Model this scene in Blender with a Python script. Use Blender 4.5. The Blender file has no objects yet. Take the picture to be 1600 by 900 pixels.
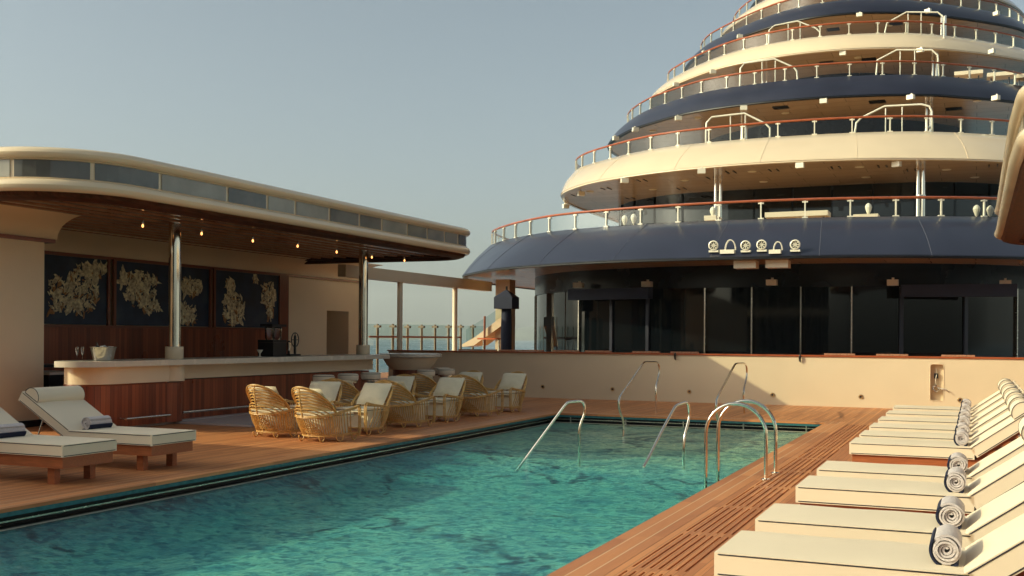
import bpy, bmesh, math, random
from mathutils import Vector, Matrix
R = math.radians
PI = math.pi
random.seed(7)
S = bpy.context.scene
COL = S.collection

# ------------------------------------------------------------------ camera
F_PX, EYE, YAW, ROLL = 1680.0, 1.65, math.atan(724/1680), R(.38)
cd = bpy.data.cameras.new('camera'); cam = bpy.data.objects.new('camera', cd); COL.objects.link(cam)
cd.sensor_width = 36; cd.lens = F_PX/1600*36; cd.shift_y = 77/1600
cd.clip_start = .1; cd.clip_end = 60000
cam.matrix_world = Matrix.Translation((0, 0, EYE)) @ Matrix.Rotation(YAW, 4, 'Z') @ Matrix.Rotation(PI/2, 4, 'X') @ Matrix.Rotation(ROLL, 4, 'Z')
S.camera = cam
# ------------------------------------------------------------------ sky and sun
SUN_DIR = Vector((.82, .57, -.475)).normalized()      # the way the light travels
ELEV = math.asin(-SUN_DIR.z)
AZ = math.atan2(-SUN_DIR.x, -SUN_DIR.y)
w = bpy.data.worlds.new('World'); S.world = w; w.use_nodes = True
nt = w.node_tree; nt.nodes.clear()
sky = nt.nodes.new('ShaderNodeTexSky'); sky.sky_type = 'NISHITA'; sky.sun_disc = False
sky.sun_elevation = ELEV; sky.sun_rotation = AZ % (2*PI); sky.air_density = .65; sky.dust_density = 4.0; sky.ozone_density = 1.0
mixn = nt.nodes.new('ShaderNodeMix'); mixn.data_type = 'RGBA'; mixn.blend_type = 'MULTIPLY'; mixn.inputs[0].default_value = 1
mixn.inputs[7].default_value = (.97, 1.03, .92, 1)
hsv = nt.nodes.new('ShaderNodeHueSaturation'); hsv.inputs['Saturation'].default_value = .66
bg = nt.nodes.new('ShaderNodeBackground'); bg.inputs[1].default_value = .126
wo = nt.nodes.new('ShaderNodeOutputWorld')
nt.links.new(sky.outputs[0], hsv.inputs['Color']); nt.links.new(hsv.outputs[0], mixn.inputs[6])
nt.links.new(mixn.outputs[2], bg.inputs[0]); nt.links.new(bg.outputs[0], wo.inputs[0])
sl = bpy.data.lights.new('sun', 'SUN'); sl.energy = 2.45; sl.angle = R(.5); sl.color = (.96, .91, .58)
sun = bpy.data.objects.new('sun', sl); COL.objects.link(sun)
sun.rotation_euler = SUN_DIR.to_track_quat('-Z', 'Y').to_euler(); sun.location = (-30, -20, 30)
S.view_settings.view_transform = 'Standard'; S.view_settings.look = 'None'
S.view_settings.exposure = 0.56; S.view_settings.gamma = 1
S.render.engine = 'CYCLES'
S.cycles.max_bounces = 8; S.cycles.transparent_max_bounces = 16; S.cycles.caustics_reflective = False; S.cycles.caustics_refractive = False
S.cycles.sample_clamp_indirect = 4

FW = Vector((-math.sin(YAW), math.cos(YAW), 0)); RT = Vector((math.cos(YAW), math.sin(YAW), 0))
def ray(u, v):
    a = (u-800)/F_PX; b = (527-v)/F_PX
    a, b = a*math.cos(ROLL)-b*math.sin(ROLL), a*math.sin(ROLL)+b*math.cos(ROLL)
    return FW + RT*a + Vector((0, 0, b))
def atz(u, v, z):
    d = ray(u, v); return Vector((0, 0, EYE)) + d*((z-EYE)/d.z)
def aty(u, v, y):
    d = ray(u, v); return Vector((0, 0, EYE)) + d*(y/d.y)
def atx(u, v, x):
    d = ray(u, v); return Vector((0, 0, EYE)) + d*(x/d.x)

# ------------------------------------------------------------------ materials
def nodes(name):
    m = bpy.data.materials.new(name); m.use_nodes = True
    t = m.node_tree; return m, t, t.nodes['Principled BSDF']
def setb(b, rough=.5, metal=0, spec=.5, coat=0):
    b.inputs['Roughness'].default_value = rough; b.inputs['Metallic'].default_value = metal
    b.inputs['Specular IOR Level'].default_value = spec
    if coat: b.inputs['Coat Weight'].default_value = coat; b.inputs['Coat Roughness'].default_value = .12
def N(t, k, **kw):
    n = t.nodes.new('ShaderNode'+k)
    for a, v in kw.items(): setattr(n, a, v)
    return n
def ramp(t, fac, stops):
    r = N(t, 'ValToRGB'); e = r.color_ramp.elements
    while len(e) < len(stops): e.new(.5)
    for x, (p, c) in zip(e, stops): x.position = p; x.color = (*c, 1)
    t.links.new(fac, r.inputs[0]); return r.outputs[0]
def mul(c, k): return tuple(min(1, x*k) for x in c)
def mat(name, c, rough=.5, metal=0, var=.10, scale=3, bump=0, bscale=60, spec=.5, coat=0, stretch=(1, 1, 1)):
    m, t, b = nodes(name); setb(b, rough, metal, spec, coat)
    tc = N(t, 'TexCoord'); mp = N(t, 'Mapping'); mp.inputs['Scale'].default_value = stretch
    t.links.new(tc.outputs['Object'], mp.inputs[0])
    n = N(t, 'TexNoise'); n.inputs['Scale'].default_value = scale; n.inputs['Detail'].default_value = 6
    t.links.new(mp.outputs[0], n.inputs['Vector'])
    t.links.new(ramp(t, n.outputs[0], [(.3, mul(c, 1-var)), (.7, mul(c, 1+var))]), b.inputs['Base Color'])
    mr = N(t, 'MapRange'); mr.inputs[3].default_value = max(0, rough-.06); mr.inputs[4].default_value = rough+.08
    t.links.new(n.outputs[0], mr.inputs[0]); t.links.new(mr.outputs[0], b.inputs['Roughness'])
    if bump:
        n2 = N(t, 'TexNoise'); n2.inputs['Scale'].default_value = bscale; n2.inputs['Detail'].default_value = 4
        t.links.new(mp.outputs[0], n2.inputs['Vector'])
        bp = N(t, 'Bump'); bp.inputs['Strength'].default_value = bump; bp.inputs['Distance'].default_value = .01
        t.links.new(n2.outputs[0], bp.inputs['Height']); t.links.new(bp.outputs[0], b.inputs['Normal'])
    return m
def math_n(t, op, a, b=None):
    n = N(t, 'Math', operation=op)
    for i, x in enumerate((a, b)):
        if x is None: continue
        if isinstance(x, (int, float)): n.inputs[i].default_value = x
        else: t.links.new(x, n.inputs[i])
    return n.outputs[0]
def plank_mat(name, axis, width, c1, c2, seam, seamw=.05, rough=.5, grain=.2, length=2.2, off=0):
    """boards across `axis`, each with its own tone, dark seams between"""
    m, t, b = nodes(name); setb(b, rough)
    tc = N(t, 'TexCoord'); sp = N(t, 'SeparateXYZ'); t.links.new(tc.outputs['Object'], sp.inputs[0])
    o = {'x': (0, 1), 'y': (1, 0), 'z': (2, 0)}[axis]
    u = math_n(t, 'DIVIDE', math_n(t, 'ADD', sp.outputs[o[0]], off), width)
    fl = math_n(t, 'FLOOR', u); fr = math_n(t, 'FRACT', u)
    if axis == 'z': lenc = math_n(t, 'ADD', sp.outputs[0], sp.outputs[1])
    else: lenc = sp.outputs[o[1]]
    wn0 = N(t, 'TexWhiteNoise', noise_dimensions='1D'); t.links.new(fl, wn0.inputs['W'])
    l2 = math_n(t, 'ADD', math_n(t, 'DIVIDE', lenc, length), math_n(t, 'MULTIPLY', wn0.outputs[0], 7))
    lf = math_n(t, 'FLOOR', l2)
    wn = N(t, 'TexWhiteNoise', noise_dimensions='2D'); cb = N(t, 'CombineXYZ'); t.links.new(fl, cb.inputs[0]); t.links.new(lf, cb.inputs[1]); t.links.new(cb.outputs[0], wn.inputs['Vector'])
    mp = N(t, 'Mapping'); sc = [1, 1, 1]; sc[o[0]] = 60; sc[o[1]] = 2.2; sc[2] = 60 if axis == 'z' else 2
    mp.inputs['Scale'].default_value = sc; t.links.new(tc.outputs['Object'], mp.inputs[0])
    n = N(t, 'TexNoise'); n.inputs['Scale'].default_value = 1; n.inputs['Detail'].default_value = 5; t.links.new(mp.outputs[0], n.inputs['Vector'])
    n3 = N(t, 'TexNoise'); n3.inputs['Scale'].default_value = .5; n3.inputs['Detail'].default_value = 6; t.links.new(tc.outputs['Object'], n3.inputs['Vector'])
    f = math_n(t, 'ADD', math_n(t, 'MULTIPLY', wn.outputs[0], .45), math_n(t, 'ADD', math_n(t, 'MULTIPLY', n.outputs[0], .35), math_n(t, 'MULTIPLY', n3.outputs[0], .3)))
    col = ramp(t, f, [(.22, c1), (.85, c2)])
    mx = N(t, 'Mix', data_type='RGBA'); t.links.new(math_n(t, 'LESS_THAN', fr, seamw), mx.inputs[0]); t.links.new(col, mx.inputs[6]); mx.inputs[7].default_value = (*seam, 1)
    t.links.new(mx.outputs[2], b.inputs['Base Color'])
    mr = N(t, 'MapRange'); mr.inputs[3].default_value = rough-.12; mr.inputs[4].default_value = rough+.15; t.links.new(n3.outputs[0], mr.inputs[0]); t.links.new(mr.outputs[0], b.inputs['Roughness'])
    bp = N(t, 'Bump'); bp.inputs['Strength'].default_value = grain; bp.inputs['Distance'].default_value = .006
    t.links.new(math_n(t, 'SUBTRACT', n.outputs[0], math_n(t, 'MULTIPLY', math_n(t, 'LESS_THAN', fr, seamw), 2)), bp.inputs['Height']); t.links.new(bp.outputs[0], b.inputs['Normal'])
    return m
def glass_mat(name, tint, refl=1.0, alpha=.9):
    m, t, b = nodes(name); t.nodes.remove(b); out = t.nodes['Material Output']
    tr = N(t, 'BsdfTransparent'); tr.inputs[0].default_value = (*mul(tint, alpha), 1)
    gl = N(t, 'BsdfGlossy'); gl.inputs['Roughness'].default_value = .02; gl.inputs[0].default_value = (1, 1, 1, 1)
    fr = N(t, 'Fresnel'); fr.inputs[0].default_value = 1.45
    mx = N(t, 'MixShader'); t.links.new(math_n(t, 'MULTIPLY', fr.outputs[0], refl), mx.inputs[0]); t.links.new(tr.outputs[0], mx.inputs[1]); t.links.new(gl.outputs[0], mx.inputs[2])
    t.links.new(mx.outputs[0], out.inputs[0]); return m
def emit_mat(name, c, s):
    m, t, b = nodes(name); b.inputs['Emission Color'].default_value = (*c, 1); b.inputs['Emission Strength'].default_value = s; b.inputs['Base Color'].default_value = (*c, 1); return m

CREAM = (.78, .61, .41)
M = dict(
    paint=mat('cream_paint', CREAM, .35, var=.035, scale=1.2),
    wallpaint=mat('bulwark_paint', (.72, .58, .395), .42, var=.04, scale=.8, bump=.03, bscale=8),
    gloss=mat('cream_gloss', (.76, .60, .41), .16, var=.03, scale=1, coat=.3),
    navy=mat('navy_gloss', (.020, .022, .040), .32, var=.15, scale=1.2, coat=.25, bump=.05, bscale=2),
    navy_dark=mat('navy_dark', (.004, .007, .014), .25, var=.2, spec=.3, scale=.7),
    black=mat('black_gap', (.004, .005, .007), .35, var=.1),
    rail=mat('varnished_rail', (.36, .085, .028), .28, var=.2, scale=4, stretch=(1, 1, 12), coat=.4),
    white_metal=mat('white_metal', (.78, .72, .58), .3, var=.04),
    chrome=mat('chrome', (.82, .74, .62), .08, metal=1, var=.06, scale=5),
    steel=mat('brushed_steel', (.62, .56, .48), .24, metal=1, var=.1, scale=20),
    wood=mat('mahogany_frame', (.23, .062, .024), .35, var=.22, scale=5, stretch=(1, 9, 14), coat=.3),
    lwood=mat('teak_lounger', (.36, .105, .035), .42, var=.18, scale=6, stretch=(1, 10, 10)),
    dwood=mat('dark_stained_wood', (.075, .026, .013), .55, var=.5, scale=3, stretch=(8, 1, 6), spec=.06),
    canvas=mat('cream_canvas', (.82, .68, .50), .85, var=.025, scale=2, bump=.12, bscale=500),
    canvas2=mat('cushion_fabric', (.74, .64, .46), .9, var=.05, scale=9, bump=.4, bscale=14),
    piping=mat('dark_piping', (.03, .025, .03), .8),
    terry=mat('terry_towel', (.68, .60, .585), .95, var=.07, scale=40, bump=.9, bscale=260),
    terry_navy=mat('navy_towel_band', (.012, .016, .045), .95, var=.1, bump=.7, bscale=220),
    rattan=mat('rattan_cane', (.58, .33, .10), .45, var=.22, scale=16, bump=.1, bscale=90),
    stone=mat('counter_stone', (.66, .58, .46), .25, var=.05, scale=6),
    step=mat('stone_step', (.56, .48, .45), .35, var=.08, scale=3),
    tealtile=mat('teal_tile', (.045, .155, .17), .2, var=.2, scale=14),
    copingtile=mat('pale_tile_lip', (.42, .38, .30), .3, var=.15, scale=24),
    mirror=mat('frieze_pane', (.27, .25, .21), .12, var=.25, scale=1.4),
    mirror_dark=mat('frieze_pane_dark', (.12, .115, .105), .12, var=.3, scale=1.6),
    soffit=None, glass=glass_mat('clear_glass', (.93, .97, .95), 1.0, .93),
    greenglass=glass_mat('screen_glass', (.84, .93, .92), 1.2, .9),
    tumbler=glass_mat('thin_glassware', (.97, .97, .97), 1.6, .96),
    bulb=emit_mat('bulb_glow', (1, .42, .12), 2.4),
    brass=mat('brass', (.55, .36, .16), .3, metal=1),
    darkglass=mat('dark_window_glass', (.004, .006, .008), .02, var=.2, spec=.5),
    awning=mat('navy_awning', (.018, .022, .045), .75, var=.15, bump=.1, bscale=200),
    plastic=mat('black_plastic', (.012, .012, .014), .3),
    bottle=mat('bottle_glass', (.03, .012, .008), .08, coat=.5),
    ice=mat('ice_cubes', (.72, .70, .66), .2, var=.2, scale=30, bump=.5, bscale=30),
    wicker=mat('woven_back', (.45, .20, .11), .7, var=.35, scale=30, bump=.8, bscale=70),
    bronze=mat('bronze_post', (.26, .19, .13), .35, metal=.8),
    seam_navy=mat('seam_navy', (.10, .10, .13), .4),
    pale_teak=mat('weathered_teak', (.50, .32, .18), .6, var=.15, scale=3),
    slat=mat('glossy_slat', (.36, .17, .10), .2, var=.2, scale=4, coat=.3),
    orange=mat('orange_cover', (.6, .13, .04), .6),
    hull=mat('hull_paint', (.5, .42, .3), .5),
    gold=mat('mural_figures', (.80, .55, .34), .7, var=.6, scale=14, bump=.6, bscale=30),
    ochre=mat('mural_ochre', (.40, .19, .07), .75, var=.5, scale=8, bump=.5, bscale=25),
)
TEAK1, TEAK2 = (.38, .125, .042), (.70, .29, .105)
M['teak'] = plank_mat('teak_planks', 'x', .062, TEAK1, TEAK2, (.20, .08, .035), .07, .5)
M['teak_x'] = plank_mat('teak_planks_across', 'y', .062, TEAK1, TEAK2, (.20, .08, .035), .07, .5)
M['teak_border'] = plank_mat('teak_border', 'x', .131, mul(TEAK1, 1.02), mul(TEAK2, 1.03), (.82, .66, .42), .045, .45, off=2.604)
M['teak_border_x'] = plank_mat('teak_border_across', 'y', .131, mul(TEAK1, 1.02), mul(TEAK2, 1.03), (.82, .66, .42), .045, .45, off=.05)
M['panel'] = plank_mat('mahogany_boards', 'y', .085, (.12, .024, .010), (.40, .095, .034), (.03, .008, .004), .05, .3, .1, 5)
M['panel_round'] = mat('mahogany_round', (.2, .05, .02), .3, var=.3, scale=5, stretch=(6, 6, .5))
def soffit_mat():
    m, t, b = nodes('soffit_panels'); setb(b, .22, spec=.6)
    tc = N(t, 'TexCoord'); br = N(t, 'TexBrick'); br.inputs['Scale'].default_value = .6
    br.inputs['Color1'].default_value = (.64, .49, .36, 1); br.inputs['Color2'].default_value = (.58, .44, .32, 1); br.inputs['Mortar'].default_value = (.34, .27, .20, 1)
    br.inputs['Mortar Size'].default_value = .008; br.inputs['Brick Width'].default_value = 1.3; br.inputs['Row Height'].default_value = .45
    t.links.new(tc.outputs['Object'], br.inputs[0]); t.links.new(br.outputs[0], b.inputs['Base Color'])
    n = N(t, 'TexNoise'); n.inputs['Scale'].default_value = 1.3; bp = N(t, 'Bump'); bp.inputs['Strength'].default_value = .12; bp.inputs['Distance'].default_value = .05
    t.links.new(n.outputs[0], bp.inputs['Height']); t.links.new(bp.outputs[0], b.inputs['Normal']); return m
M['soffit'] = soffit_mat()
def mural_mat():
    m, t, b = nodes('mural_ground'); setb(b, .5)
    tc = N(t, 'TexCoord'); n = N(t, 'TexNoise'); n.inputs['Scale'].default_value = 2.2; n.inputs['Detail'].default_value = 8; t.links.new(tc.outputs['Object'], n.inputs[0])
    t.links.new(ramp(t, n.outputs[0], [(.35, (.004, .010, .030)), (.55, (.008, .022, .055)), (.72, (.03, .05, .07))]), b.inputs['Base Color']); return m
M['mural'] = mural_mat()
def pool_mat():
    m, t, b = nodes('pool_mosaic_ripples'); setb(b, .5)
    tc = N(t, 'TexCoord'); nd = N(t, 'TexNoise'); nd.inputs['Scale'].default_value = 5; nd.inputs['Detail'].default_value = 3; t.links.new(tc.outputs['Object'], nd.inputs[0])
    vm = N(t, 'VectorMath', operation='MULTIPLY_ADD'); t.links.new(nd.outputs['Color'], vm.inputs[0]); vm.inputs[1].default_value = (.20, .20, .05); t.links.new(tc.outputs['Object'], vm.inputs[2])
    n1 = N(t, 'TexNoise'); n1.inputs['Scale'].default_value = .5; n1.inputs['Detail'].default_value = 1.2; n1.inputs['Distortion'].default_value = .8; t.links.new(vm.outputs[0], n1.inputs[0])
    band = math_n(t, 'ABSOLUTE', math_n(t, 'SUBTRACT', n1.outputs[0], .5))
    scr = N(t, 'MapRange'); scr.inputs[1].default_value = .010; scr.inputs[2].default_value = .034; scr.inputs[3].default_value = 1; scr.inputs[4].default_value = 0; t.links.new(band, scr.inputs[0])
    n2 = N(t, 'TexNoise'); n2.inputs['Scale'].default_value = .5; t.links.new(tc.outputs['Object'], n2.inputs[0])
    gate = N(t, 'MapRange'); gate.inputs[1].default_value = .44; gate.inputs[2].default_value = .52; t.links.new(n2.outputs[0], gate.inputs[0])
    n4 = N(t, 'TexNoise'); n4.inputs['Scale'].default_value = 7; n4.inputs['Detail'].default_value = 3; t.links.new(tc.outputs['Object'], n4.inputs[0])
    brk = N(t, 'MapRange'); brk.inputs[1].default_value = .40; brk.inputs[2].default_value = .55; t.links.new(n4.outputs[0], brk.inputs[0])
    gm = N(t, 'NewGeometry'); sn = N(t, 'SeparateXYZ'); t.links.new(gm.outputs['True Normal'], sn.inputs[0]); flat = math_n(t, 'ABSOLUTE', sn.outputs[2])
    mask = math_n(t, 'MULTIPLY', math_n(t, 'MULTIPLY', math_n(t, 'MULTIPLY', scr.outputs[0], flat), gate.outputs[0]), math_n(t, 'MULTIPLY', brk.outputs[0], .85)) if True else math_n(t, 'MULTIPLY', math_n(t, 'MULTIPLY', scr.outputs[0], gate.outputs[0]), math_n(t, 'MULTIPLY', brk.outputs[0], .85))
    br = N(t, 'TexBrick'); br.offset = 0; br.inputs['Scale'].default_value = 10; br.inputs['Brick Width'].default_value = .5; br.inputs['Row Height'].default_value = .5; br.inputs['Mortar Size'].default_value = .03
    br.inputs['Color1'].default_value = (.88, .94, .76, 1); br.inputs['Color2'].default_value = (.74, .84, .70, 1); br.inputs['Mortar'].default_value = (.55, .60, .46, 1)
    t.links.new(vm.outputs[0], br.inputs[0])
    sc_ = N(t, 'VectorMath', operation='MULTIPLY'); t.links.new(vm.outputs[0], sc_.inputs[0]); sc_.inputs[1].default_value = (15, 15, 15)
    fl_ = N(t, 'VectorMath', operation='FLOOR'); t.links.new(sc_.outputs[0], fl_.inputs[0]); wn_ = N(t, 'TexWhiteNoise', noise_dimensions='3D'); t.links.new(fl_.outputs[0], wn_.inputs['Vector'])
    tv = N(t, 'Mix', data_type='RGBA', blend_type='MULTIPLY'); tv.inputs[0].default_value = 1; t.links.new(br.outputs[0], tv.inputs[6]); t.links.new(ramp(t, wn_.outputs[0], [(0, (.25, .42, .60)), (.4, (.68, .82, .90)), (1, (1.0, 1.0, 1.0))]), tv.inputs[7])  # random tile tones, also painting in the ripple light the water lacks
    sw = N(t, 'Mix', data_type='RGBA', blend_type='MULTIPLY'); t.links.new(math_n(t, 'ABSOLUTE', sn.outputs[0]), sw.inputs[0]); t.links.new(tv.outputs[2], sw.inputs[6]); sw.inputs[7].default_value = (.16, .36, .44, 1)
    n5 = N(t, 'TexNoise'); n5.inputs['Scale'].default_value = 1.9; n5.inputs['Detail'].default_value = 5; n5.inputs['Roughness'].default_value = .65; t.links.new(vm.outputs[0], n5.inputs[0])
    mt5 = N(t, 'Mix', data_type='RGBA', blend_type='MULTIPLY'); mt5.inputs[0].default_value = 1; t.links.new(sw.outputs[2], mt5.inputs[6]); t.links.new(ramp(t, n5.outputs[0], [(.34, (.42, .58, .72)), (.45, (.74, .86, .92)), (.56, (1, 1, .98))]), mt5.inputs[7])
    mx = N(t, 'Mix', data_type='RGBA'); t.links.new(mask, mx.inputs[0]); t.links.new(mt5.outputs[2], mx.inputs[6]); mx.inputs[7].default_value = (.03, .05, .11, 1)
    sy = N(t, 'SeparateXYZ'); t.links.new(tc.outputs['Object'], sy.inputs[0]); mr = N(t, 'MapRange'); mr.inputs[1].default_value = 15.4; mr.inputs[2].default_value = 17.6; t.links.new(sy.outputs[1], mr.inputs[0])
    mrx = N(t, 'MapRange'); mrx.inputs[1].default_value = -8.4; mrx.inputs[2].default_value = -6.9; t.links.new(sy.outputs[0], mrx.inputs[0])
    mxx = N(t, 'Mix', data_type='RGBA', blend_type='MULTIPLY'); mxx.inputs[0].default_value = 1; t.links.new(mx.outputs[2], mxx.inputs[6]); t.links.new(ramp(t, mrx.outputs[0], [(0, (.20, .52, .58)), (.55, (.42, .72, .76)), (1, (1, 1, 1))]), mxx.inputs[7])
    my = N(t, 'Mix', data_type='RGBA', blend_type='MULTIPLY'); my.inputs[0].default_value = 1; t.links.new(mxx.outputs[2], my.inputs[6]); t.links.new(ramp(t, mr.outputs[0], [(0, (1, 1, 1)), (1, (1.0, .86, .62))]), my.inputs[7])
    t.links.new(my.outputs[2], b.inputs['Base Color']); return m
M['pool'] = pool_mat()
def water_mat():
    m, t, b = nodes('pool_water'); t.nodes.remove(b); out = t.nodes['Material Output']
    tc = N(t, 'TexCoord'); mp = N(t, 'Mapping'); mp.inputs['Scale'].default_value = (1, 1.5, 1); mp.inputs['Rotation'].default_value = (0, 0, .4); t.links.new(tc.outputs['Object'], mp.inputs[0])
    n = N(t, 'TexNoise'); n.inputs['Scale'].default_value = 6; n.inputs['Detail'].default_value = 5; n.inputs['Roughness'].default_value = .6; n.inputs['Distortion'].default_value = .6
    n2 = N(t, 'TexNoise'); n2.inputs['Scale'].default_value = 1.3; n2.inputs['Detail'].default_value = 2
    for x in (n, n2): t.links.new(mp.outputs[0], x.inputs['Vector'])
    h = math_n(t, 'ADD', n.outputs[0], math_n(t, 'MULTIPLY', n2.outputs[0], 1.6))
    bp = N(t, 'Bump'); bp.inputs['Strength'].default_value = 1; bp.inputs['Distance'].default_value = .024; t.links.new(h, bp.inputs['Height'])
    tr = N(t, 'BsdfTransparent'); gl = N(t, 'BsdfGlossy'); gl.inputs['Roughness'].default_value = .04; gl.inputs[0].default_value = (1, 1, 1, 1)
    rf = N(t, 'BsdfRefraction'); rf.inputs['IOR'].default_value = 1.33; rf.inputs['Roughness'].default_value = .0
    fr0 = N(t, 'Fresnel'); fr0.inputs[0].default_value = 1.33
    bp2 = N(t, 'Bump'); bp2.inputs['Strength'].default_value = 1; bp2.inputs['Distance'].default_value = .03; t.links.new(h, bp2.inputs['Height']); t.links.new(bp2.outputs[0], fr0.inputs['Normal'])
    t.links.new(bp.outputs[0], gl.inputs['Normal'])
    geo = N(t, 'NewGeometry'); front = math_n(t, 'SUBTRACT', 1, geo.outputs['Backfacing'])
    class FR: outputs = [math_n(t, 'MULTIPLY', math_n(t, 'MULTIPLY', fr0.outputs[0], .56), front)]
    fr = FR
    mx = N(t, 'MixShader'); t.links.new(fr.outputs[0], mx.inputs[0]); t.links.new(tr.outputs[0], mx.inputs[1]); t.links.new(gl.outputs[0], mx.inputs[2])
    t.links.new(mx.outputs[0], out.inputs[0])
    va = N(t, 'VolumeAbsorption'); va.inputs[0].default_value = (.0, .72, .72, 1); va.inputs[1].default_value = .78
    t.links.new(va.outputs[0], out.inputs['Volume']); return m
M['water'] = water_mat()
M['sea'] = mat('sea_surface', (.022, .10, .14), .25, var=.3, scale=.01, bump=.6, bscale=.6)
M['hill'] = mat('hazy_hills', (.13, .15, .11), .9, var=.25, scale=.004)

# ------------------------------------------------------------------ mesh tools
class B:
    def __init__(s): s.bm = bmesh.new()
    def box(s, x0, x1, y0, y1, z0, z1, mt=None):
        vs = [s.bm.verts.new((x, y, z)) for x in (x0, x1) for y in (y0, y1) for z in (z0, z1)]
        if mt is not None:
            for v in vs: v.co = mt @ v.co
        for f in ((0, 1, 3, 2), (4, 6, 7, 5), (0, 4, 5, 1), (2, 3, 7, 6), (0, 2, 6, 4), (1, 5, 7, 3)): s.bm.faces.new([vs[i] for i in f])
        return s
    def tube(s, pts, r, n=8, closed=False, caps=True):
        pts = [Vector(p) for p in pts]
        L = len(pts); rs = r if isinstance(r, (list, tuple)) else [r]*L
        rings = []; up = None
        for i, p in enumerate(pts):
            a = pts[(i-1) % L] if (closed or i > 0) else p; c = pts[(i+1) % L] if (closed or i < L-1) else p
            d = (c-a)
            d = d.normalized() if d.length > 1e-9 else Vector((0, 0, 1))
            if up is None: up = Vector((0, 0, 1)) if abs(d.z) < .9 else Vector((1, 0, 0))
            sx = d.cross(up)
            if sx.length < 1e-5: sx = d.cross(Vector((1, .3, 0)))
            sx.normalize(); up = sx.cross(d).normalized()
            rings.append([s.bm.verts.new(p + (sx*math.cos(q)+up*math.sin(q))*rs[i]) for q in (2*PI*k/n for k in range(n))])
        m = L if closed else L-1
        for i in range(m):
            A, C = rings[i], rings[(i+1) % L]
            for k in range(n): s.bm.faces.new((A[k], A[(k+1) % n], C[(k+1) % n], C[k]))
        if caps and not closed: s.bm.faces.new(rings[0][::-1]); s.bm.faces.new(rings[-1])
        return s
    def lathe(s, prof, c=(0, 0, 0), n=24):
        c = Vector(c); rings = []
        for r, z in prof: rings.append([s.bm.verts.new(c+Vector((max(r, 1e-4)*math.cos(2*PI*k/n), max(r, 1e-4)*math.sin(2*PI*k/n), z))) for k in range(n)])
        for a, b in zip(rings, rings[1:]):
            for k in range(n): s.bm.faces.new((a[k], a[(k+1) % n], b[(k+1) % n], b[k]))
        s.bm.faces.new(rings[0][::-1]); s.bm.faces.new(rings[-1]); return s
    def loft(s, rows, closed=False):
        vr = [[s.bm.verts.new(p) for p in r] for r in rows]; n = len(rows[0])
        for a, b in zip(vr, vr[1:]):
            for k in range(n if closed else n-1): s.bm.faces.new((a[k], a[(k+1) % n], b[(k+1) % n], b[k]))
        return s
    def poly(s, pts): s.bm.faces.new([s.bm.verts.new(p) for p in pts]); return s
    def prism(s, pts, z0, z1):
        a = [s.bm.verts.new((x, y, z0)) for x, y in pts]; b = [s.bm.verts.new((x, y, z1)) for x, y in pts]
        n = len(pts); s.bm.faces.new(a[::-1]); s.bm.faces.new(b)
        for k in range(n): s.bm.faces.new((a[k], a[(k+1) % n], b[(k+1) % n], b[k]))
        return s
    def extr(s, prof, y0, y1):          # profile in x,z pulled along y
        a = [s.bm.verts.new((x, y0, z)) for x, z in prof]; b = [s.bm.verts.new((x, y1, z)) for x, z in prof]
        n = len(prof); s.bm.faces.new(a); s.bm.faces.new(b[::-1])
        for k in range(n): s.bm.faces.new((a[k], b[k], b[(k+1) % n], a[(k+1) % n]))
        return s
    def xf(s, mt): bmesh.ops.transform(s.bm, matrix=mt, verts=s.bm.verts); return s
    def bevel(s, w, seg=2):
        ed = [e for e in s.bm.edges if len(e.link_faces) == 2 and e.calc_face_angle(0) > .6]
        bmesh.ops.bevel(s.bm, geom=ed, offset=w, segments=seg, affect='EDGES', profile=.5, clamp_overlap=True); return s
    def obj(s, name, mt, parent=None, smooth=True, kind=None):
        bmesh.ops.recalc_face_normals(s.bm, faces=s.bm.faces)
        me = bpy.data.meshes.new(name); s.bm.to_mesh(me); s.bm.free()
        o = bpy.data.objects.new(name, me); COL.objects.link(o)
        me.materials.append(M[mt] if isinstance(mt, str) else mt)
        if smooth:
            for p in me.polygons: p.use_smooth = True
            try: me.set_sharp_from_angle(angle=R(38))
            except Exception: pass
        if parent: o.parent = parent
        if kind: o['kind'] = kind
        return o
def tag(o, label, cat, group=None):
    o['label'] = label; o['category'] = cat
    if group: o['group'] = group
    return o
def thing(name, label, cat, group=None, loc=(0, 0, 0), rz=0):
    o = bpy.data.objects.new(name, None); COL.objects.link(o); o.location = loc; o.rotation_euler = (0, 0, rz); o.empty_display_size = .1
    return tag(o, label, cat, group)
def copy_tree(o, parent=None):
    c = o.copy(); COL.objects.link(c)
    if parent: c.parent = parent
    for ch in list(o.children): copy_tree(ch, c)
    return c
def place(proto, first, label, loc, rz=0, group=None):
    o = proto if first else copy_tree(proto)
    o.location = loc; o.rotation_euler = (0, 0, rz); o['label'] = label
    if group: o['group'] = group
    return o
def cr(pts, n):                                    # Catmull-Rom through plan points, evenly resampled
    P = [Vector(p) for p in pts]; P = [P[0]*2-P[1]]+P+[P[-1]*2-P[-2]]; out = []
    for i in range(1, len(P)-2):
        for k in range(12):
            t = k/12; a, b, c, d = P[i-1:i+3]
            out.append(.5*((2*b)+(c-a)*t+(2*a-5*b+4*c-d)*t*t+(3*b-a-3*c+d)*t**3))
    out.append(P[-2]); return resample(out, n)
def resample(out, n):
    L = [0]
    for a, b in zip(out, out[1:]): L.append(L[-1]+(b-a).length)
    res = []; j = 0
    for k in range(n):
        s = L[-1]*k/(n-1)
        while j < len(L)-2 and L[j+1] < s: j += 1
        f = (s-L[j])/max(1e-9, L[j+1]-L[j]); res.append(out[j].lerp(out[j+1], min(1, f)))
    return res
def length(c): return sum((b-a).length for a, b in zip(c, c[1:]))
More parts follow.
